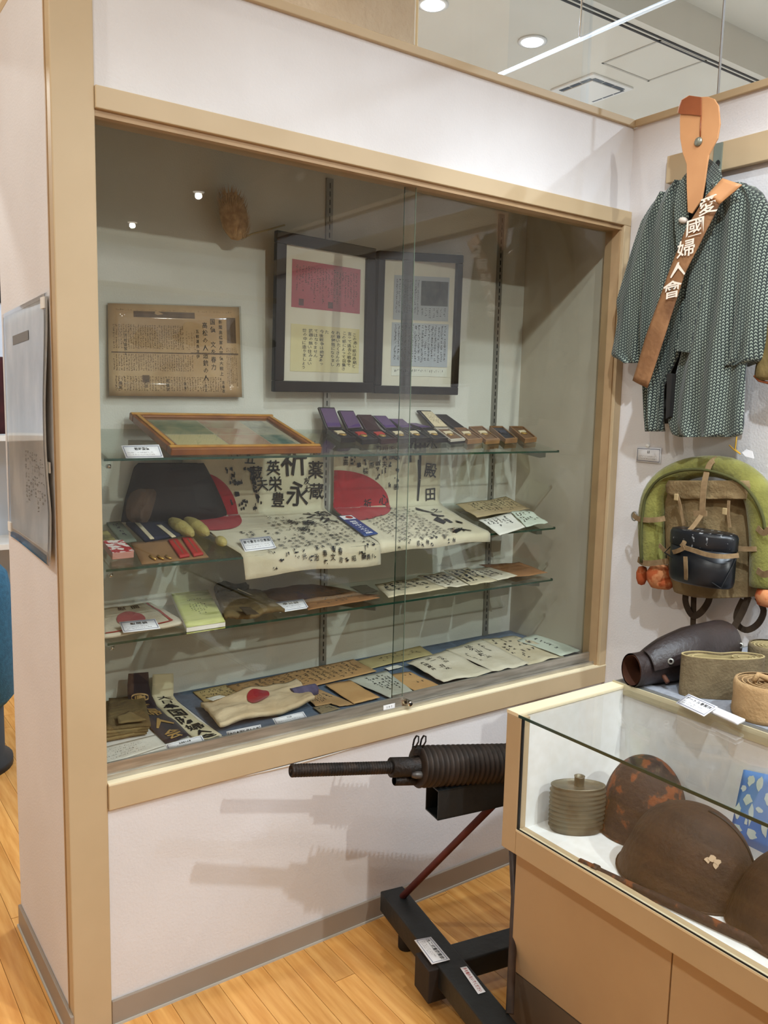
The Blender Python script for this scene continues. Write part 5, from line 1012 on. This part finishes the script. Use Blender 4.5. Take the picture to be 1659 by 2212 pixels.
oval(MB(), [(ay_ * 1.02, hh * .70), (ay_ * 1.03, hh * .71), (ay_ * 1.03, hh * .93), (ay_ * .98, hh * .985), (ay_ * .9, hh), (ay_ * .5, hh * 1.01), (0, hh * 1.01)], Vector((1.675, cb2.y, cb2.z)), ay_, .052).build('lid', M_TINW, mt)
MB().tube([(1.675, cb2.y + ay_ * 1.04, cb2.z + hh * .6), (1.64, cb2.y + ay_ * 1.0, cb2.z + hh * .5), (1.635, cb2.y - ay_ * .9, cb2.z + hh * .04), (1.675, cb2.y - ay_ * 1.04, cb2.z + hh * .6)], .002, 6).build('bail_handle', M_BLACK, mt)
# white paper tag with yellow cord above the pack
tg = thing('paper_tag', 'small white paper tag on a yellow cord above the rucksack', 'tag', X_(*zr(1330, 350), 1.76))
MB().prism([X_(*zr(*p), 1.755) for p in ((1290, 330), (1330, 300), (1385, 320), (1400, 385), (1320, 365))], (-.0015, 0, 0)).build('tag', M_CARD, tg)
MB().tube([X_(*zr(*p), 1.757) for p in ((1240, 170), (1232, 240), (1225, 300), (1270, 340))], .002, 6).build('cord', mat('yellow_cord', (206, 160, 48), rough=.8), tg)
MB().tube([X_(*zr(*p), 1.755) for p in ((1170, 262), (1215, 305), (1275, 345))], .0018, 6).build('cord', MATS['yellow_cord'], tg)
# ---------------------------------------------------------------- on the cabinet's rear shelf
ZSH = CH + .006
M_GAIT = mat('dark_gaiter_leather', (44, 32, 30), (34, 24, 22), rough=.45, scale=8, bump=.25, bscale=60); M_GAITI = mat('gaiter_inside', (96, 56, 34), (74, 40, 24), rough=.7, scale=14)
z2 = lambda x, y: (1060 + x * .361, 1340 + y * .361)
lg = thing('leather_gaiter', 'dark brown leather gaiter lying open-ended on the cabinet shelf', 'gaiter', Z_(1440, 1485, ZSH))
base = [Z_(1352, 1474, ZSH), Z_(1385, 1478, ZSH), Z_(1430, 1478, ZSH), Z_(1480, 1470, ZSH), Z_(1530, 1452, ZSH), Z_(1552, 1442, ZSH)]
rr_ = [.042, .043, .058, .068, .066, .058]
axs = [Vector((v.x + .02, v.y + .01, ZSH + r * .98)) for v, r in zip(base, rr_)]
axs[0] += (CP - axs[0]).normalized() * Vector((1, 1, 0)).length * 0 + Vector((-.035, -.035, 0)); axs[1] += Vector((-.012, -.014, 0))
A2, R2 = smooth_path(axs, rr_, 4)
def shell(rs, flat):
    mb = MB(); n = 28; vs = []
    for i, (p, r) in enumerate(zip(A2, rs)):
        t = (A2[min(i + 1, len(A2) - 1)] - A2[max(i - 1, 0)]).normalized(); a = Vector((0, 0, 1)); a = (a - t * a.dot(t)).normalized(); b_ = t.cross(a)
        for k_ in range(n): q = 2 * PI * k_ / n; vs.append(p + a * math.cos(q) * r * (1.0) + b_ * math.sin(q) * r * flat)
    fs = [(i * n + k_, i * n + (k_ + 1) % n, (i + 1) * n + (k_ + 1) % n, (i + 1) * n + k_) for i in range(len(A2) - 1) for k_ in range(n)]
    return mb.add(vs, fs, True)
shell(R2, .85).build('shell', M_GAIT, lg); shell([r - .004 for r in R2], .85).build('inner_face', M_GAITI, lg)
cl_ = MB().lathe([(.0, 0), (R2[-1] * .98, 0)], A2[-1], (A2[-1] - A2[-2]), 24); cl_.build('closed_end', M_GAIT, lg)
def towards(p, d): return p + (CP - p).normalized() * d
fq = [towards(Z_(*z2(905, 268), ZSH + .05), .02), towards(Z_(*z2(1360, 170), ZSH + .06), .03), towards(Z_(*z2(1345, 215), ZSH + .04), .03), towards(Z_(*z2(1010, 296), ZSH + .03), .03)]
# overlapping flap, built around the shell's front
def flap_pt(u, v):
    f = .16 + u * .8; i = min(int(f * (len(A2) - 1)), len(A2) - 2); t = f * (len(A2) - 1) - i; p = A2[i].lerp(A2[i + 1], t); r = R2[i] * (1 - t) + R2[i + 1] * t
    tt = (A2[i + 1] - A2[i]).normalized(); a = Vector((0, 0, 1)); a = (a - tt * a.dot(tt)).normalized(); b_ = tt.cross(a)
    if b_.dot(CP - p) < 0: b_ = -b_
    q = .1 + v * (1.35 + .25 * u); return p + (a * math.cos(q) + b_ * math.sin(q) * .85) * (r + .004 + .006 * v)
MB().grid(18, 10, flap_pt, (0, 0, .003)).build('flap', M_GAIT, lg)
for u in (.22, .93):
    c = flap_pt(u, .82); n = (CP - c).normalized(); MB().lathe([(.004, .001), (.008, .001), (.008, .004), (.004, .004)], c, n, 14).build('eyelet', M_GREYM, lg)
strap_ = MB().obox(towards(Z_(*z2(1345, 240), ZSH + .03), .03), (.004, -.006, 0), (.002, .002, 0), (0, 0, .025)); strap_.build('strap', M_BLACK, lg)
MB().tube([towards(Z_(*z2(1010, 300), ZSH + .03), .03), towards(Z_(*z2(1040, 340), ZSH + .02), .03), towards(Z_(*z2(1060, 372), ZSH + .01), .03)], .006, 8).build('strap_end', M_GAITI, lg)
# puttee rolls
M_PUT = mat('khaki_puttee', (120, 104, 76), (104, 88, 62), rough=.95, scale=26, bump=.3, bscale=150); M_PUTE = mat('puttee_edge', (166, 148, 104), rough=.95); M_PUTL = mat('tan_puttee', (182, 148, 104), (166, 132, 90), rough=.95, scale=26, bump=.3, bscale=120)
HR = Vector((CR.x, CR.y, 0)).normalized(); HB = Vector((-HR.y, HR.x, 0))
def coil(mb, path, h, z0, th=.004):
    n = len(path); vs = []
    for i in range(n):
        t = (path[min(i + 1, n - 1)] - path[max(i - 1, 0)]).normalized(); s = Vector((-t.y, t.x, 0)) * th / 2
        for q, zz in ((path[i] - s, z0), (path[i] + s, z0), (path[i] + s, z0 + h), (path[i] - s, z0 + h)): vs.append(Vector((q.x, q.y, zz)))
    fs = [(4 * i + k_, 4 * i + (k_ + 1) % 4, 4 * i + 4 + (k_ + 1) % 4, 4 * i + 4 + k_) for i in range(n - 1) for k_ in range(4)]
    return mb.add(vs, fs + [(0, 1, 2, 3), (4 * n - 4, 4 * n - 1, 4 * n - 2, 4 * n - 3)])
pc = (Z_(1492, 1508, ZSH) + Z_(1640, 1485, ZSH)) / 2; pc = (Z_(1568, 1512, ZSH)) + HB * .035
W2 = .098; 
def lobe(a):                                                      # outer outline: two lobes pinched in the middle on the far side
    x = W2 * math.cos(a); y = .034 * math.sin(a) * (1 - (.55 if math.sin(a) > 0 else 0) * math.exp(-(x / .035) ** 2)); return pc + HR * x + HB * y
p1 = thing('puttee_roll', 'khaki cloth puttee wound in a figure-eight roll on the cabinet shelf', 'puttee', Vector((pc.x, pc.y, ZSH)))
coil(MB(), [lobe(2 * PI * i / 48) for i in range(49)], .098, ZSH + .001).build('outer_wrap', M_PUT, p1)
coil(MB(), [lobe(2 * PI * i / 48) for i in range(49)], .0015, ZSH + .099).build('wrap_edge', M_PUTE, p1)
for k_, sc in enumerate((.86, .74)): coil(MB(), [pc + (lobe(2 * PI * i / 48) - pc) * sc for i in range(49)], .094, ZSH + .001, .004).build('inner_wrap', M_PUTE, p1)
sc_ = pc + HR * .055
coil(MB(), [sc_ + (HR * math.cos(t) * 1.3 + HB * math.sin(t) * .75) * (.008 + .0018 * t) for t in [i * .35 for i in range(40)]], .096, ZSH + .001, .0028).build('spiral_wrap', M_PUTE, p1)
def puttee(label, c, r, h, m, me):
    t = thing('puttee_roll', label, 'puttee', Vector((c.x, c.y, ZSH)))
    MB().lathe([(0, .001), (r, .001), (r * 1.03, .01), (r * 1.0, h * .5), (r * 1.02, h - .008), (r * .98, h), (r * .9, h)], Vector((c.x, c.y, ZSH)), (0, 0, 1), 36).build('outer_wrap', m, t)
    coil(MB(), [c + Vector((math.cos(a), math.sin(a), 0)) * (r * .93 * a / 34) for a in [2 + i * .32 for i in range(100)]], h - .003, ZSH, .003).build('spiral_wrap', me, t); return t
c2_ = Z_(1672, 1565, ZSH) + HB * .05; t = puttee('tan cloth puttee wound in a round coil at the right edge of the shelf', c2_, .068, .082, M_PUTL, M_PUTL)
MB().tube([Vector((c2_.x, c2_.y, ZSH + .08)) + HR * -.03, Vector((c2_.x, c2_.y, ZSH + .096)) + HR * -.02, Vector((c2_.x, c2_.y, ZSH + .088)), Vector((c2_.x, c2_.y, ZSH + .083)) + HR * .03], .007, 8).build('tie_end', M_PUTL, t)
c3_ = Z_(1672, 1455, ZSH) + HB * .03; puttee('dark khaki puttee coil at the back right of the shelf', c3_, .055, .07, M_PUT, M_PUTE)
zg = lambda x, y: (1430 + x * .138, 1380 + y * .138)
card([Z_(*zg(420, 870), ZSH + .022), Z_(*zg(872, 1072), ZSH + .022), Z_(*zg(660, 1222), ZSH + .006), Z_(*zg(218, 1012), ZSH + .006)], 'ゲートル巻脚絆', 'white caption card on the shelf in front of the figure-eight puttee')
o, pl_, n_ = sheet('card_holder', M_CARD, [Z_(*zg(830, 1100), ZSH + .008), Z_(*zg(1300, 1300), ZSH + .008), Z_(*zg(1180, 1355), ZSH + .008), Z_(*zg(770, 1165), ZSH + .008)], None, .006, 0); solo(o, 'blank white card strip on the shelf beside the puttee caption', 'card')
# ---------------------------------------------------------------- inside the low cabinet
ZC = .535
M_CANT = mat('tarnished_tin', (124, 116, 96), (86, 76, 60), rough=.45, scale=14, metal=.55, detail=8, c3=(112, 104, 84), bump=.15)
cn = thing('ribbed_canteen', 'tarnished ribbed oval metal canteen standing in the low cabinet', 'canteen', Z_(1248, 1800, ZC))
cc = Z_(1248, 1803, ZC) + HB * .02; ca = .061; chh = .112; prof = [(0, .001), (ca * .93, .001), (ca, .006)]
for i in range(9):
    h0 = .010 + i * .0105; prof += [(ca * 1.0, h0), (ca * 1.065, h0 + .0035), (ca * 1.065, h0 + .006), (ca * .995, h0 + .0095)]
prof += [(ca * 1.0, chh - .006), (ca * 1.03, chh - .003), (ca * 1.03, chh), (ca * .97, chh), (ca * .95, chh - .003), (0, chh - .002)]
MB().lathe(prof, Vector((cc.x, cc.y, ZC)), (0, 0, 1), 40, .50, up=HB).build('body', M_CANT, cn)
MB().lathe([(.011, chh - .004), (.0115, chh + .018), (.0125, chh + .02), (.0095, chh + .02), (.009, chh + .004)], Vector((cc.x, cc.y, ZC)) + HR * .002, (0, 0, 1), 20).build('neck', M_CANT, cn)
M_RUST = mat('rusty_steel', (58, 42, 34), (126, 70, 38), rough=.75, scale=34, detail=10, lo=.5, hi=.62, metal=.25, bump=.4, bscale=80, c3=(70, 50, 40)); M_RUSTD = mat('dark_rusty_steel', (70, 50, 36), (52, 38, 28), rough=.7, scale=14, detail=10, metal=.3, bump=.35, bscale=90); M_BARE = mat('bare_patch', (196, 168, 136), rough=.8)
def helmet(label, c, a, b_, top_px, rot, m, tilt=(0, 0), flare=1.13, seam=False, group='rusty helmets in the low cabinet', patch=False):
    # c: base centre on the cabinet floor; height solved so that the crown meets its place in the photo
    lo_, hi_ = .05, .35
    for _ in range(30):
        md = (lo_ + hi_) / 2
        if proj((c.x, c.y, ZC + md))[1] < top_px: hi_ = md
        else: lo_ = md
    H = min(lo_, .2); t = thing('steel_helmet', label, 'helmet', Vector((c.x, c.y, ZC)), group)
    e1 = Vector((math.cos(rot), math.sin(rot), 0)); e2 = Vector((-e1.y, e1.x, 0)); n, mm = 48, 16
    def P(i, q, off=0.0):
        ph = i / mm * PI / 2; r = math.sin(ph) ** .92; h = math.cos(ph); k_ = max(0, (i - mm * .8) / (mm * .2)); drop = .20 * H * (math.cos(q) * .5 + .25) ** 2 * (1 if math.cos(q) < 0 else .35)
        R = r * (1 + (flare - 1) * k_ * (1.3 if math.cos(q) < 0 else .7)); z = H * (.16 + .84 * h) - (.16 * H) * k_ - drop * 0
        return Vector((c.x, c.y, ZC + .001)) + e1 * (a * R * math.cos(q) + tilt[0] * z) + e2 * (b_ * R * math.sin(q) + tilt[1] * z) + Vector((0, 0, max(z, 0)))
    vs = [P(i, 2 * PI * k_ / n) for i in range(mm + 1) for k_ in range(n)]
    fs = [(i * n + k_, i * n + (k_ + 1) % n, (i + 1) * n + (k_ + 1) % n, (i + 1) * n + k_) for i in range(mm) for k_ in range(n)]
    mb = MB().add(vs, fs, True); mb.build('shell', m, t)
    MB().tube([P(mm, 2 * PI * k_ / n) + Vector((0, 0, .002)) for k_ in range(n)], .0022, 6, closed=True).build('rim_bead', m, t)
    if seam: MB().tube([P(i, seam) + (P(i, seam) - Vector((c.x, c.y, ZC + H * .4))).normalized() * .001 for i in range(2, mm + 1)], .003, 6).build('rope_groove', M_BLACK, t)
    return t, P
h2 = Z_(1480, 1903, ZC) + Vector((.012, 0, 0)); t, PH = helmet('large dark brown rusty helmet with a bare chipped patch in the cabinet foreground', h2, .128, .108, 1742, math.radians(-75), M_RUSTD, seam=.12)
b = MB(); 
for q, i_ in ((5.35, 10), (5.45, 10.4), (5.28, 10.2), (5.40, 10.9)):
    c = PH(i_, q); n = (c - Vector((h2.x, h2.y, ZC + .05))).normalized(); u_ = n.cross(Vector((0, 0, 1))).normalized(); w_ = u_.cross(n); s_ = .008
    b.add([c + n * .0015 + (u_ * math.cos(k_) * random.uniform(.6, 1.3) + w_ * math.sin(k_) * random.uniform(.5, 1.0)) * s_ for k_ in [i * 2 * PI / 9 for i in range(9)]], [tuple(range(9))])
b.build('chipped_patch', M_BARE, t)
h1 = Z_(1388, 1795, ZC) + Vector((.008, .006, 0)); helmet('rust-mottled helmet standing behind the canteen in the cabinet', h1, .096, .094, 1636, math.radians(-40), M_RUST, flare=1.06)
h3 = Z_(1722, 2030, ZC) + Vector((.02, 0, 0)); helmet('brown rusty helmet cut off by the right edge of the picture', h3, .12, .10, 1845, math.radians(-80), M_RUSTD)
bar = thing('rusty_rod', 'long rusty iron rod lying along the front of the low cabinet', 'rod', Z_(1450, 1950, ZC))
ba, bb = Z_(1252, 1862, ZC + .009), Z_(1662, 2050, ZC + .010); bb = bb + (bb - ba) * .35
MB().tube([ba.lerp(bb, t_) for t_ in (0, .05, .1, .15, .3, .31, .6, 1)], [.0085, .0085, .0075, .0075, .0082, .0092, .0095, .010], 12).build('rod', M_RUST, bar)
MB().tube([ba.lerp(bb, .06), ba.lerp(bb, .085)], .0105, 12).build('end_collar', M_RUST, bar)
bk_ = thing('blue_booklet', 'blue booklet with white island shapes leaning on the cabinet back panel', 'booklet', X_(1620, 1825, 1.185))
qb = [X_(*z2(1522, 893), 1.19), X_(*z2(1720, 935), 1.19), X_(*z2(1690, 1415), 1.165), X_(*z2(1437, 1290), 1.165)]
for v in qb: v.z = max(v.z, ZC + .002)
o, pl_, n_ = sheet('cover', mat('blue_cover', (70, 122, 196), (84, 138, 206), rough=.4, scale=5), qb, bk_, .006, 0)
b = MB()
for u, v, su, sv in ((.28, .88, .12, .09), (.12, .74, .09, .05), (.28, .60, .13, .10), (.55, .86, .10, .12), (.08, .40, .1, .12), (.42, .42, .07, .16), (.62, .52, .1, .05), (.15, .16, .12, .07), (.5, .18, .16, .08), (.8, .7, .1, .1), (.8, .3, .1, .12), (.33, .3, .05, .06)):
    p0 = [pl_(u + su * math.cos(a) * random.uniform(.55, 1.1), v + sv * math.sin(a) * random.uniform(.55, 1.1)) for a in [2 * PI * i / 11 for i in range(11)]]; b.add(p0, [tuple(range(11))])
b.build('island_print', mat('pale_print', (196, 208, 204), (216, 222, 214), rough=.5, scale=30), o)
# ---------------------------------------------------------------- machine gun on its stand
M_GUN = mat('rusty_gunmetal', (46, 40, 36), (60, 48, 40), rough=.55, scale=24, metal=.5, detail=8, bump=.3, bscale=120, c3=(38, 33, 30)); M_GUNF = mat('brown_fins', (58, 46, 38), (44, 36, 30), rough=.6, scale=30, metal=.4); M_BLKP = mat('black_paint', (22, 24, 24), (32, 34, 34), rough=.5, scale=10, bump=.2, bscale=30); M_REDR = mat('red_oxide', (104, 40, 32), (88, 34, 28), rough=.6, scale=20)
G0 = Vector((.406, -.300, .682)); G1 = Vector((.974, -.400, .600)); gd = (G1 - G0).normalized(); gs_ = gd.cross(Vector((0, 0, 1))).normalized(); gu = gs_.cross(gd)
def ga(px):
    lo_, hi_ = -.1, 1.6
    for _ in range(40):
        md = (lo_ + hi_) / 2
        if proj(G0 + gd * md)[0] < px: lo_ = md
        else: hi_ = md
    return lo_
gn = thing('machine_gun', 'rusty machine gun with ribbed barrel jacket pointing left below the display case', 'machine gun', G0 + gd * .6 - Vector((0, 0, .1)))
tb0, tb1, tb2 = 0.0, ga(846), ga(897)
prof = [(0, 0), (.004, 0), (.0045, .012), (.006, .012), (.012, 0), (.0145, .002)]; h = .004
while h < tb1: prof += [(.0150, h), (.0150, h + .0032), (.0125, h + .0042), (.0125, h + .0058)]; h += .0068
MB().lathe(prof + [(.0148, tb1)], G0, gd, 20).build('barrel', M_GUN, gn)
MB().lathe([(.014, tb1 - .002), (.0235, tb1 - .002), (.0235, tb2 - .01), (.027, tb2 + .005), (.03, tb2 + .012)], G0, gd, 24).build('collar', M_GUN, gn)
h = tb2 + .004; fin = [(.026, h), (.043, h)]
while h < 1.05: fin += [(.049, h + .002), (.0505, h + .004), (.0495, h + .006), (.041, h + .0075), (.041, h + .0125), (.0485, h + .014)]; h += .0145
MB().lathe(fin + [(.038, h), (0, h)], G0, gd, 32).build('finned_jacket', M_GUNF, gn)
MB().lathe([(.011, 0), (.012, .002), (.013, .05), (.013, .09)], G0 + gd * (tb1 + .012) - gu * .033, gd, 16).build('gas_tube', M_GUN, gn)
MB().lathe([(0, 0), (.006, .001), (.009, .012), (.009, .03), (.006, .036)], G0 + gd * (tb2 - .022) - gu * .01 + gs_ * .026, gd, 12).build('bolt_lug', mat('worn_steel', (110, 104, 98), (80, 74, 70), rough=.45, metal=.6, scale=40), gn)
sc0 = G0 + gd * (tb2 - .002) + gu * .036
MB().obox(sc0 + gu * .004, gd * .012, gs_ * .008, gu * .010).build('sight_base', M_GUN, gn, .002)
for dx in (-.010, .010):
    c = sc0 + gd * dx + gu * .014; MB().tube([c + gs_ * a + gu * b2 + gd * (b2 * .25) for a, b2 in ((-.006, 0), (-.010, .014), (-.007, .024), (.003, .026), (.010, .016), (.006, .0))], .0022, 6).build('sight_loop', M_GUN, gn)
mk = G0 + gd * ga(1040) - gu * .052; MB().obox(mk + gd * .15, gd * .17, gs_ * .022, gu * .016).build('cradle', M_BLKP, gn, .002)
# stand: open square tube, legs and cross base
st = thing('gun_stand', 'black steel stand with square tube, two rods and a heavy cross base on the floor', 'stand', (.83, -.36, 0))
tq0 = ga(945); c0 = G0 + gd * tq0 - gu * .088; hd = Vector((gd.x, gd.y, 0)).normalized(); hs = hd.cross(Vector((0, 0, 1))).normalized(); hw, hv, ln, wl = .030, .036, .46, .003
c0 = Vector((c0.x, c0.y, c0.z)); tub = MB(); upv = Vector((0, 0, 1))
for sg in (-1, 1):
    tub.obox(c0 + hd * ln / 2 + hs * sg * hw, hd * ln / 2, hs * wl / 2, upv * hv); tub.obox(c0 + hd * ln / 2 + upv * sg * hv, hd * ln / 2, hs * (hw + wl / 2), upv * wl / 2)
tub.build('square_tube', M_BLKP, st)
bdir = Vector((-.106, -.555, 0)).normalized(); bprp = Vector((-bdir.y, bdir.x, 0)); bprp = bprp if bprp.x > 0 else -bprp
bA = Vector((.841, -.056, 0)); bl = .66; bw = .072
MB().obox(bA + bdir * bl / 2 + bprp * bw / 2 + upv * .09, bdir * bl / 2, bprp * bw / 2, upv * .03).build('cross_beam', M_BLKP, st, .004)
mid = bA + bdir * .315 + bprp * bw
MB().obox(mid + bprp * .3 + upv * .086, bprp * .30, bdir * .036, upv * .028).build('long_beam', M_BLKP, st, .004)
MB().obox(bA + bdir * .315 + bprp * .004 + upv * .07, bprp * .032, bdir * .038, upv * .045).build('front_block', mat('dark_wood_block', (42, 32, 26), (30, 24, 20), rough=.7, scale=16), st, .003)
for d_ in (.10, .56):
    c = bA + bdir * d_ + bprp * bw / 2; MB().lathe([(0, 0), (.02, 0), (.022, .004), (.022, .05), (.012, .062)], c, (0, 0, 1), 16).build('foot', M_BLACK, st)
c = mid + bprp * .5; MB().lathe([(0, 0), (.02, 0), (.022, .004), (.022, .05), (.012, .06)], c, (0, 0, 1), 16).build('foot', M_BLACK, st)
mt0 = c0 + hd * .20 - upv * hv
MB().tube([Z_(869, 1937, .12), X_(1072, 1783, mt0.x) if False else mt0 + hs * -.0 + Vector((0, 0, .004))], .0095, 12).build('rod', M_REDR, st)
MB().tube([Z_(1101, 2190, .12), Vector((.93, -.50, .30)), mt0 + hd * .03 + Vector((0, 0, .004))], .0095, 12).build('rod', mat('grey_rod', (92, 82, 76), (74, 62, 58), rough=.5, metal=.4, scale=20), st)
MB().tube([mid + bprp * .5 + upv * .11, mt0 + hd * .2], .0095, 12).build('rod', M_BLKP, st)
o = card([Vector((*(Z_(*p, .1225).xy), .1225)) for p in ((931, 2025), (972, 2074), (933, 2084), (895, 2032))], '九二式重機関銃', 'white caption card lying on the gun stand cross base', 3)
o, pl_, n_ = sheet('warning_label', M_CARD, [Z_(*p, .1208) for p in ((1008, 2088), (1049, 2143), (1033, 2148), (994, 2091))], None, .0006, 0); solo(o, 'white strip with red lettering stuck on the gun stand base', 'label')
b = MB(); htext(b, '手を触れないでください', pl_, .5, .5, .078, .6, .084); b.build('lettering', M_REDP, o)
# ---------------------------------------------------------------- laminated poster on the side panel
ps = thing('laminated_poster', 'grey laminated photo poster taped to the left side panel', 'poster', (-.004, .26, 1.15))
def pp_(u, v):
    z = 1.70 - v * .555 + (.0 if u < .5 else 0); y = .488 - u * .44; cur = .012 * math.sin(PI * v) ** 2 * u ** 3 + .010 * max(0, v - .8) * 5 * abs(u - .2)
    return Vector((-.0035 - cur, y - .008 * math.sin(PI * v) * u, z + .015 * u * (1 if v < .5 else -.6)))
MB().grid(12, 20, pp_, (-.0012, 0, 0)).build('print', mat('grey_photo_print', (168, 162, 152), (222, 214, 200), rough=.45, scale=5, detail=5, stretch=(1, 2.2, 1.2), c3=(192, 186, 174)), ps)
MB().grid(12, 20, lambda u, v: pp_(u * 1.04 - .02, v * 1.03 - .015) - Vector((.0016, 0, 0)), (-.0004, 0, 0)).build('film', glass('laminate_film', (.96, .96, .96), .06, .05), ps)
b = MB()
for r_ in ((.25, .10, .62, .14), ): b.add([pp_(r_[0], r_[1]) - Vector((.0026, 0, 0)), pp_(r_[2], r_[1]) - Vector((.0026, 0, 0)), pp_(r_[2], r_[3]) - Vector((.0026, 0, 0)), pp_(r_[0], r_[3]) - Vector((.0026, 0, 0))], [(0, 1, 2, 3)])
b.build('title_block', mat('poster_grey', (112, 106, 98), rough=.5), ps)
b = MB(); lines(b, lambda u, v: pp_(u, 1 - v) - Vector((.0026, 0, 0)), .45, .92, .12, .42, 9, 22, True, .6, .07, .4); b.build('printing', MATS['poster_grey'], ps)
for u, v in ((.95, .62), (.95, .02), (.03, .97)): MB().box(-.009, -.006, pp_(u, v).y - .016, pp_(u, v).y + .016, pp_(u, v).z - .012, pp_(u, v).z + .012).build('tape', M_WHITE, ps)
# ---------------------------------------------------------------- seen past the left edge of the case
M_BLUF = mat('blue_upholstery', (44, 96, 122), (34, 80, 104), rough=.9, scale=60, bump=.3, bscale=200)
ch = thing('blue_chair', 'blue upholstered tub chair standing behind the display case on the left', 'chair', (.02, 1.75, 0))
CC = Vector((.03, 1.75, 0))
MB().lathe([(.0, .28), (.19, .27), (.215, .30), (.222, .5), (.218, .70), (.20, .80), (.17, .835), (.14, .80), (.135, .62), (.132, .46), (.0, .46)], CC, (0, 0, 1), 36).build('tub_back', M_BLUF, ch)
MB().lathe([(0, .44), (.12, .44), (.13, .46), (.13, .50), (.11, .52), (0, .525)], CC, (0, 0, 1), 28).build('seat', M_BLUF, ch)
MB().lathe([(0, .0), (.20, .0), (.20, .03), (.17, .05), (.17, .275), (0, .275)], CC, (0, 0, 1), 32).build('base', M_BLACK, ch)
sf = thing('white_shelf_unit', 'white shelf unit against the far side of the hall behind the case', 'shelf', (-.2, 3.2, 0))
for z_ in (.10, .66, 1.26): MB().box(-1.2, .8, 3.05, 3.4, z_, z_ + .03).build('board', M_WHITE, sf)
for x_ in (-1.2, -.3, .78): MB().box(x_, x_ + .03, 3.05, 3.4, 0, 1.29).build('upright', M_WHITE, sf)
MB().box(-1.2, .81, 3.4, 3.42, 0, 2.4).build('back_board', mat('pale_blue_board', (206, 212, 222), rough=.7), sf)
o = panel('maroon_textile', mat('maroon_cloth', (70, 24, 26), (54, 18, 20), rough=.95, scale=12), [(0, 0, 1), (1, 0, 1)], 1, 0, None) if False else MB().grid(10, 8, lambda u, v: (.30 + u * .26, 3.12 - .01 * math.sin(u * 20), 1.295 + v * .42), (0, .03, 0)).build('maroon_textile', mat('maroon_cloth', (70, 24, 26), (54, 18, 20), rough=.95, scale=12)); solo(o, 'dark maroon textile standing on the far white shelf', 'textile')
o = MB().box(.2, .62, 3.1, 3.35, .16, .34).build('storage_box', mat('maroon_box', (64, 26, 28), rough=.6), None, .004); solo(o, 'dark maroon storage box on the lowest far shelf', 'box')
o = MB().box(.3, .62, 3.385, 3.399, 2.03, 2.25).build('dark_picture', M_BLKF, None, .003); solo(o, 'small dark picture on the board above the far shelf', 'picture')
# ---------------------------------------------------------------- across the hall, seen only as reflections in the case glass
PC = Y_(505, 468, 0.40); px_ = (PC - CP).dot(CF) / FPX
pm = thing('hair_plume', 'tan hair plume on a thin stem hanging left of the black frames in the case', 'plume', PC - Vector((0, 0, .06)))
M_PLU = mat('plume_hair', (196, 162, 116), (160, 124, 82), rough=1., scale=60)
sr, shh = 30 * px_, 50 * px_; axp = Vector((-.22, 0, 1)).normalized()
MB().lathe([(0, -shh), (sr * .5, -shh * .9), (sr * .95, -shh * .4), (sr, shh * .2), (sr * .8, shh * .7), (sr * .4, shh * .95), (0, shh)], PC, axp, 20).build('plume_core', M_PLU, pm)
fz = MB()
for i in range(900):
    a = random.uniform(0, 2 * PI); h_ = random.uniform(-.95, .95); r0 = sr * max(0, 1 - h_ ** 4) ** .5 * .92; p = PC + axp * h_ * shh + Vector((r0 * math.cos(a), r0 * math.sin(a), 0)); d = Vector((math.cos(a) * .010, math.sin(a) * .010, .018 + random.uniform(-.008, .012)))
    s_ = Vector((-math.sin(a), math.cos(a), 0)) * .0011; fz.add([p - s_, p + s_, p + d], [(0, 1, 2)])
fz.build('plume_fibres', M_PLU, pm, kind='stuff')
MB().tube([Y_(524, 514, 0.40), Y_(545, 505, 0.405), Y_(580, 496, 0.42), Y_(615, 486, 0.44)], .0025, 6).build('stem', M_PUTE, pm)
rw = thing('rear_display_panel', 'pale display panel across the hall, reflected in the case glass', 'panel', (2.5, -6.2, 0))
MB().box(.8, 5.2, -6.3, -6.2, 0, 2.55).build('board', M_WALL, rw); MB().box(.8, 5.2, -6.31, -6.18, 2.55, 2.6).build('cap', M_TRIM, rw)
for i, (x_, z_, r_) in enumerate(((2.3, 2.05, .14), (2.75, 2.1, .17), (3.35, 2.15, .26))):
    t = thing('hung_hat', ['small dark hat on the rear panel', 'round dark hat between two others on the rear panel', 'largest dark hat on the rear panel'][i] + ', seen in reflection', 'hat', (x_, -5.8, z_ - r_ * .4))
    MB().lathe([(0, r_ * .8), (r_ * .5, r_ * .75), (r_ * .75, r_ * .3), (r_ * .8, 0)], (x_, -5.8, z_), (0, .35, 1), 24).build('crown', M_PUT, t); MB().lathe([(r_ * .78, .0), (r_ * 1.1, -.02), (r_ * 1.1, -.03), (r_ * .78, -.01)], (x_, -5.8, z_), (0, .35, 1), 24).build('brim', M_PUT, t)
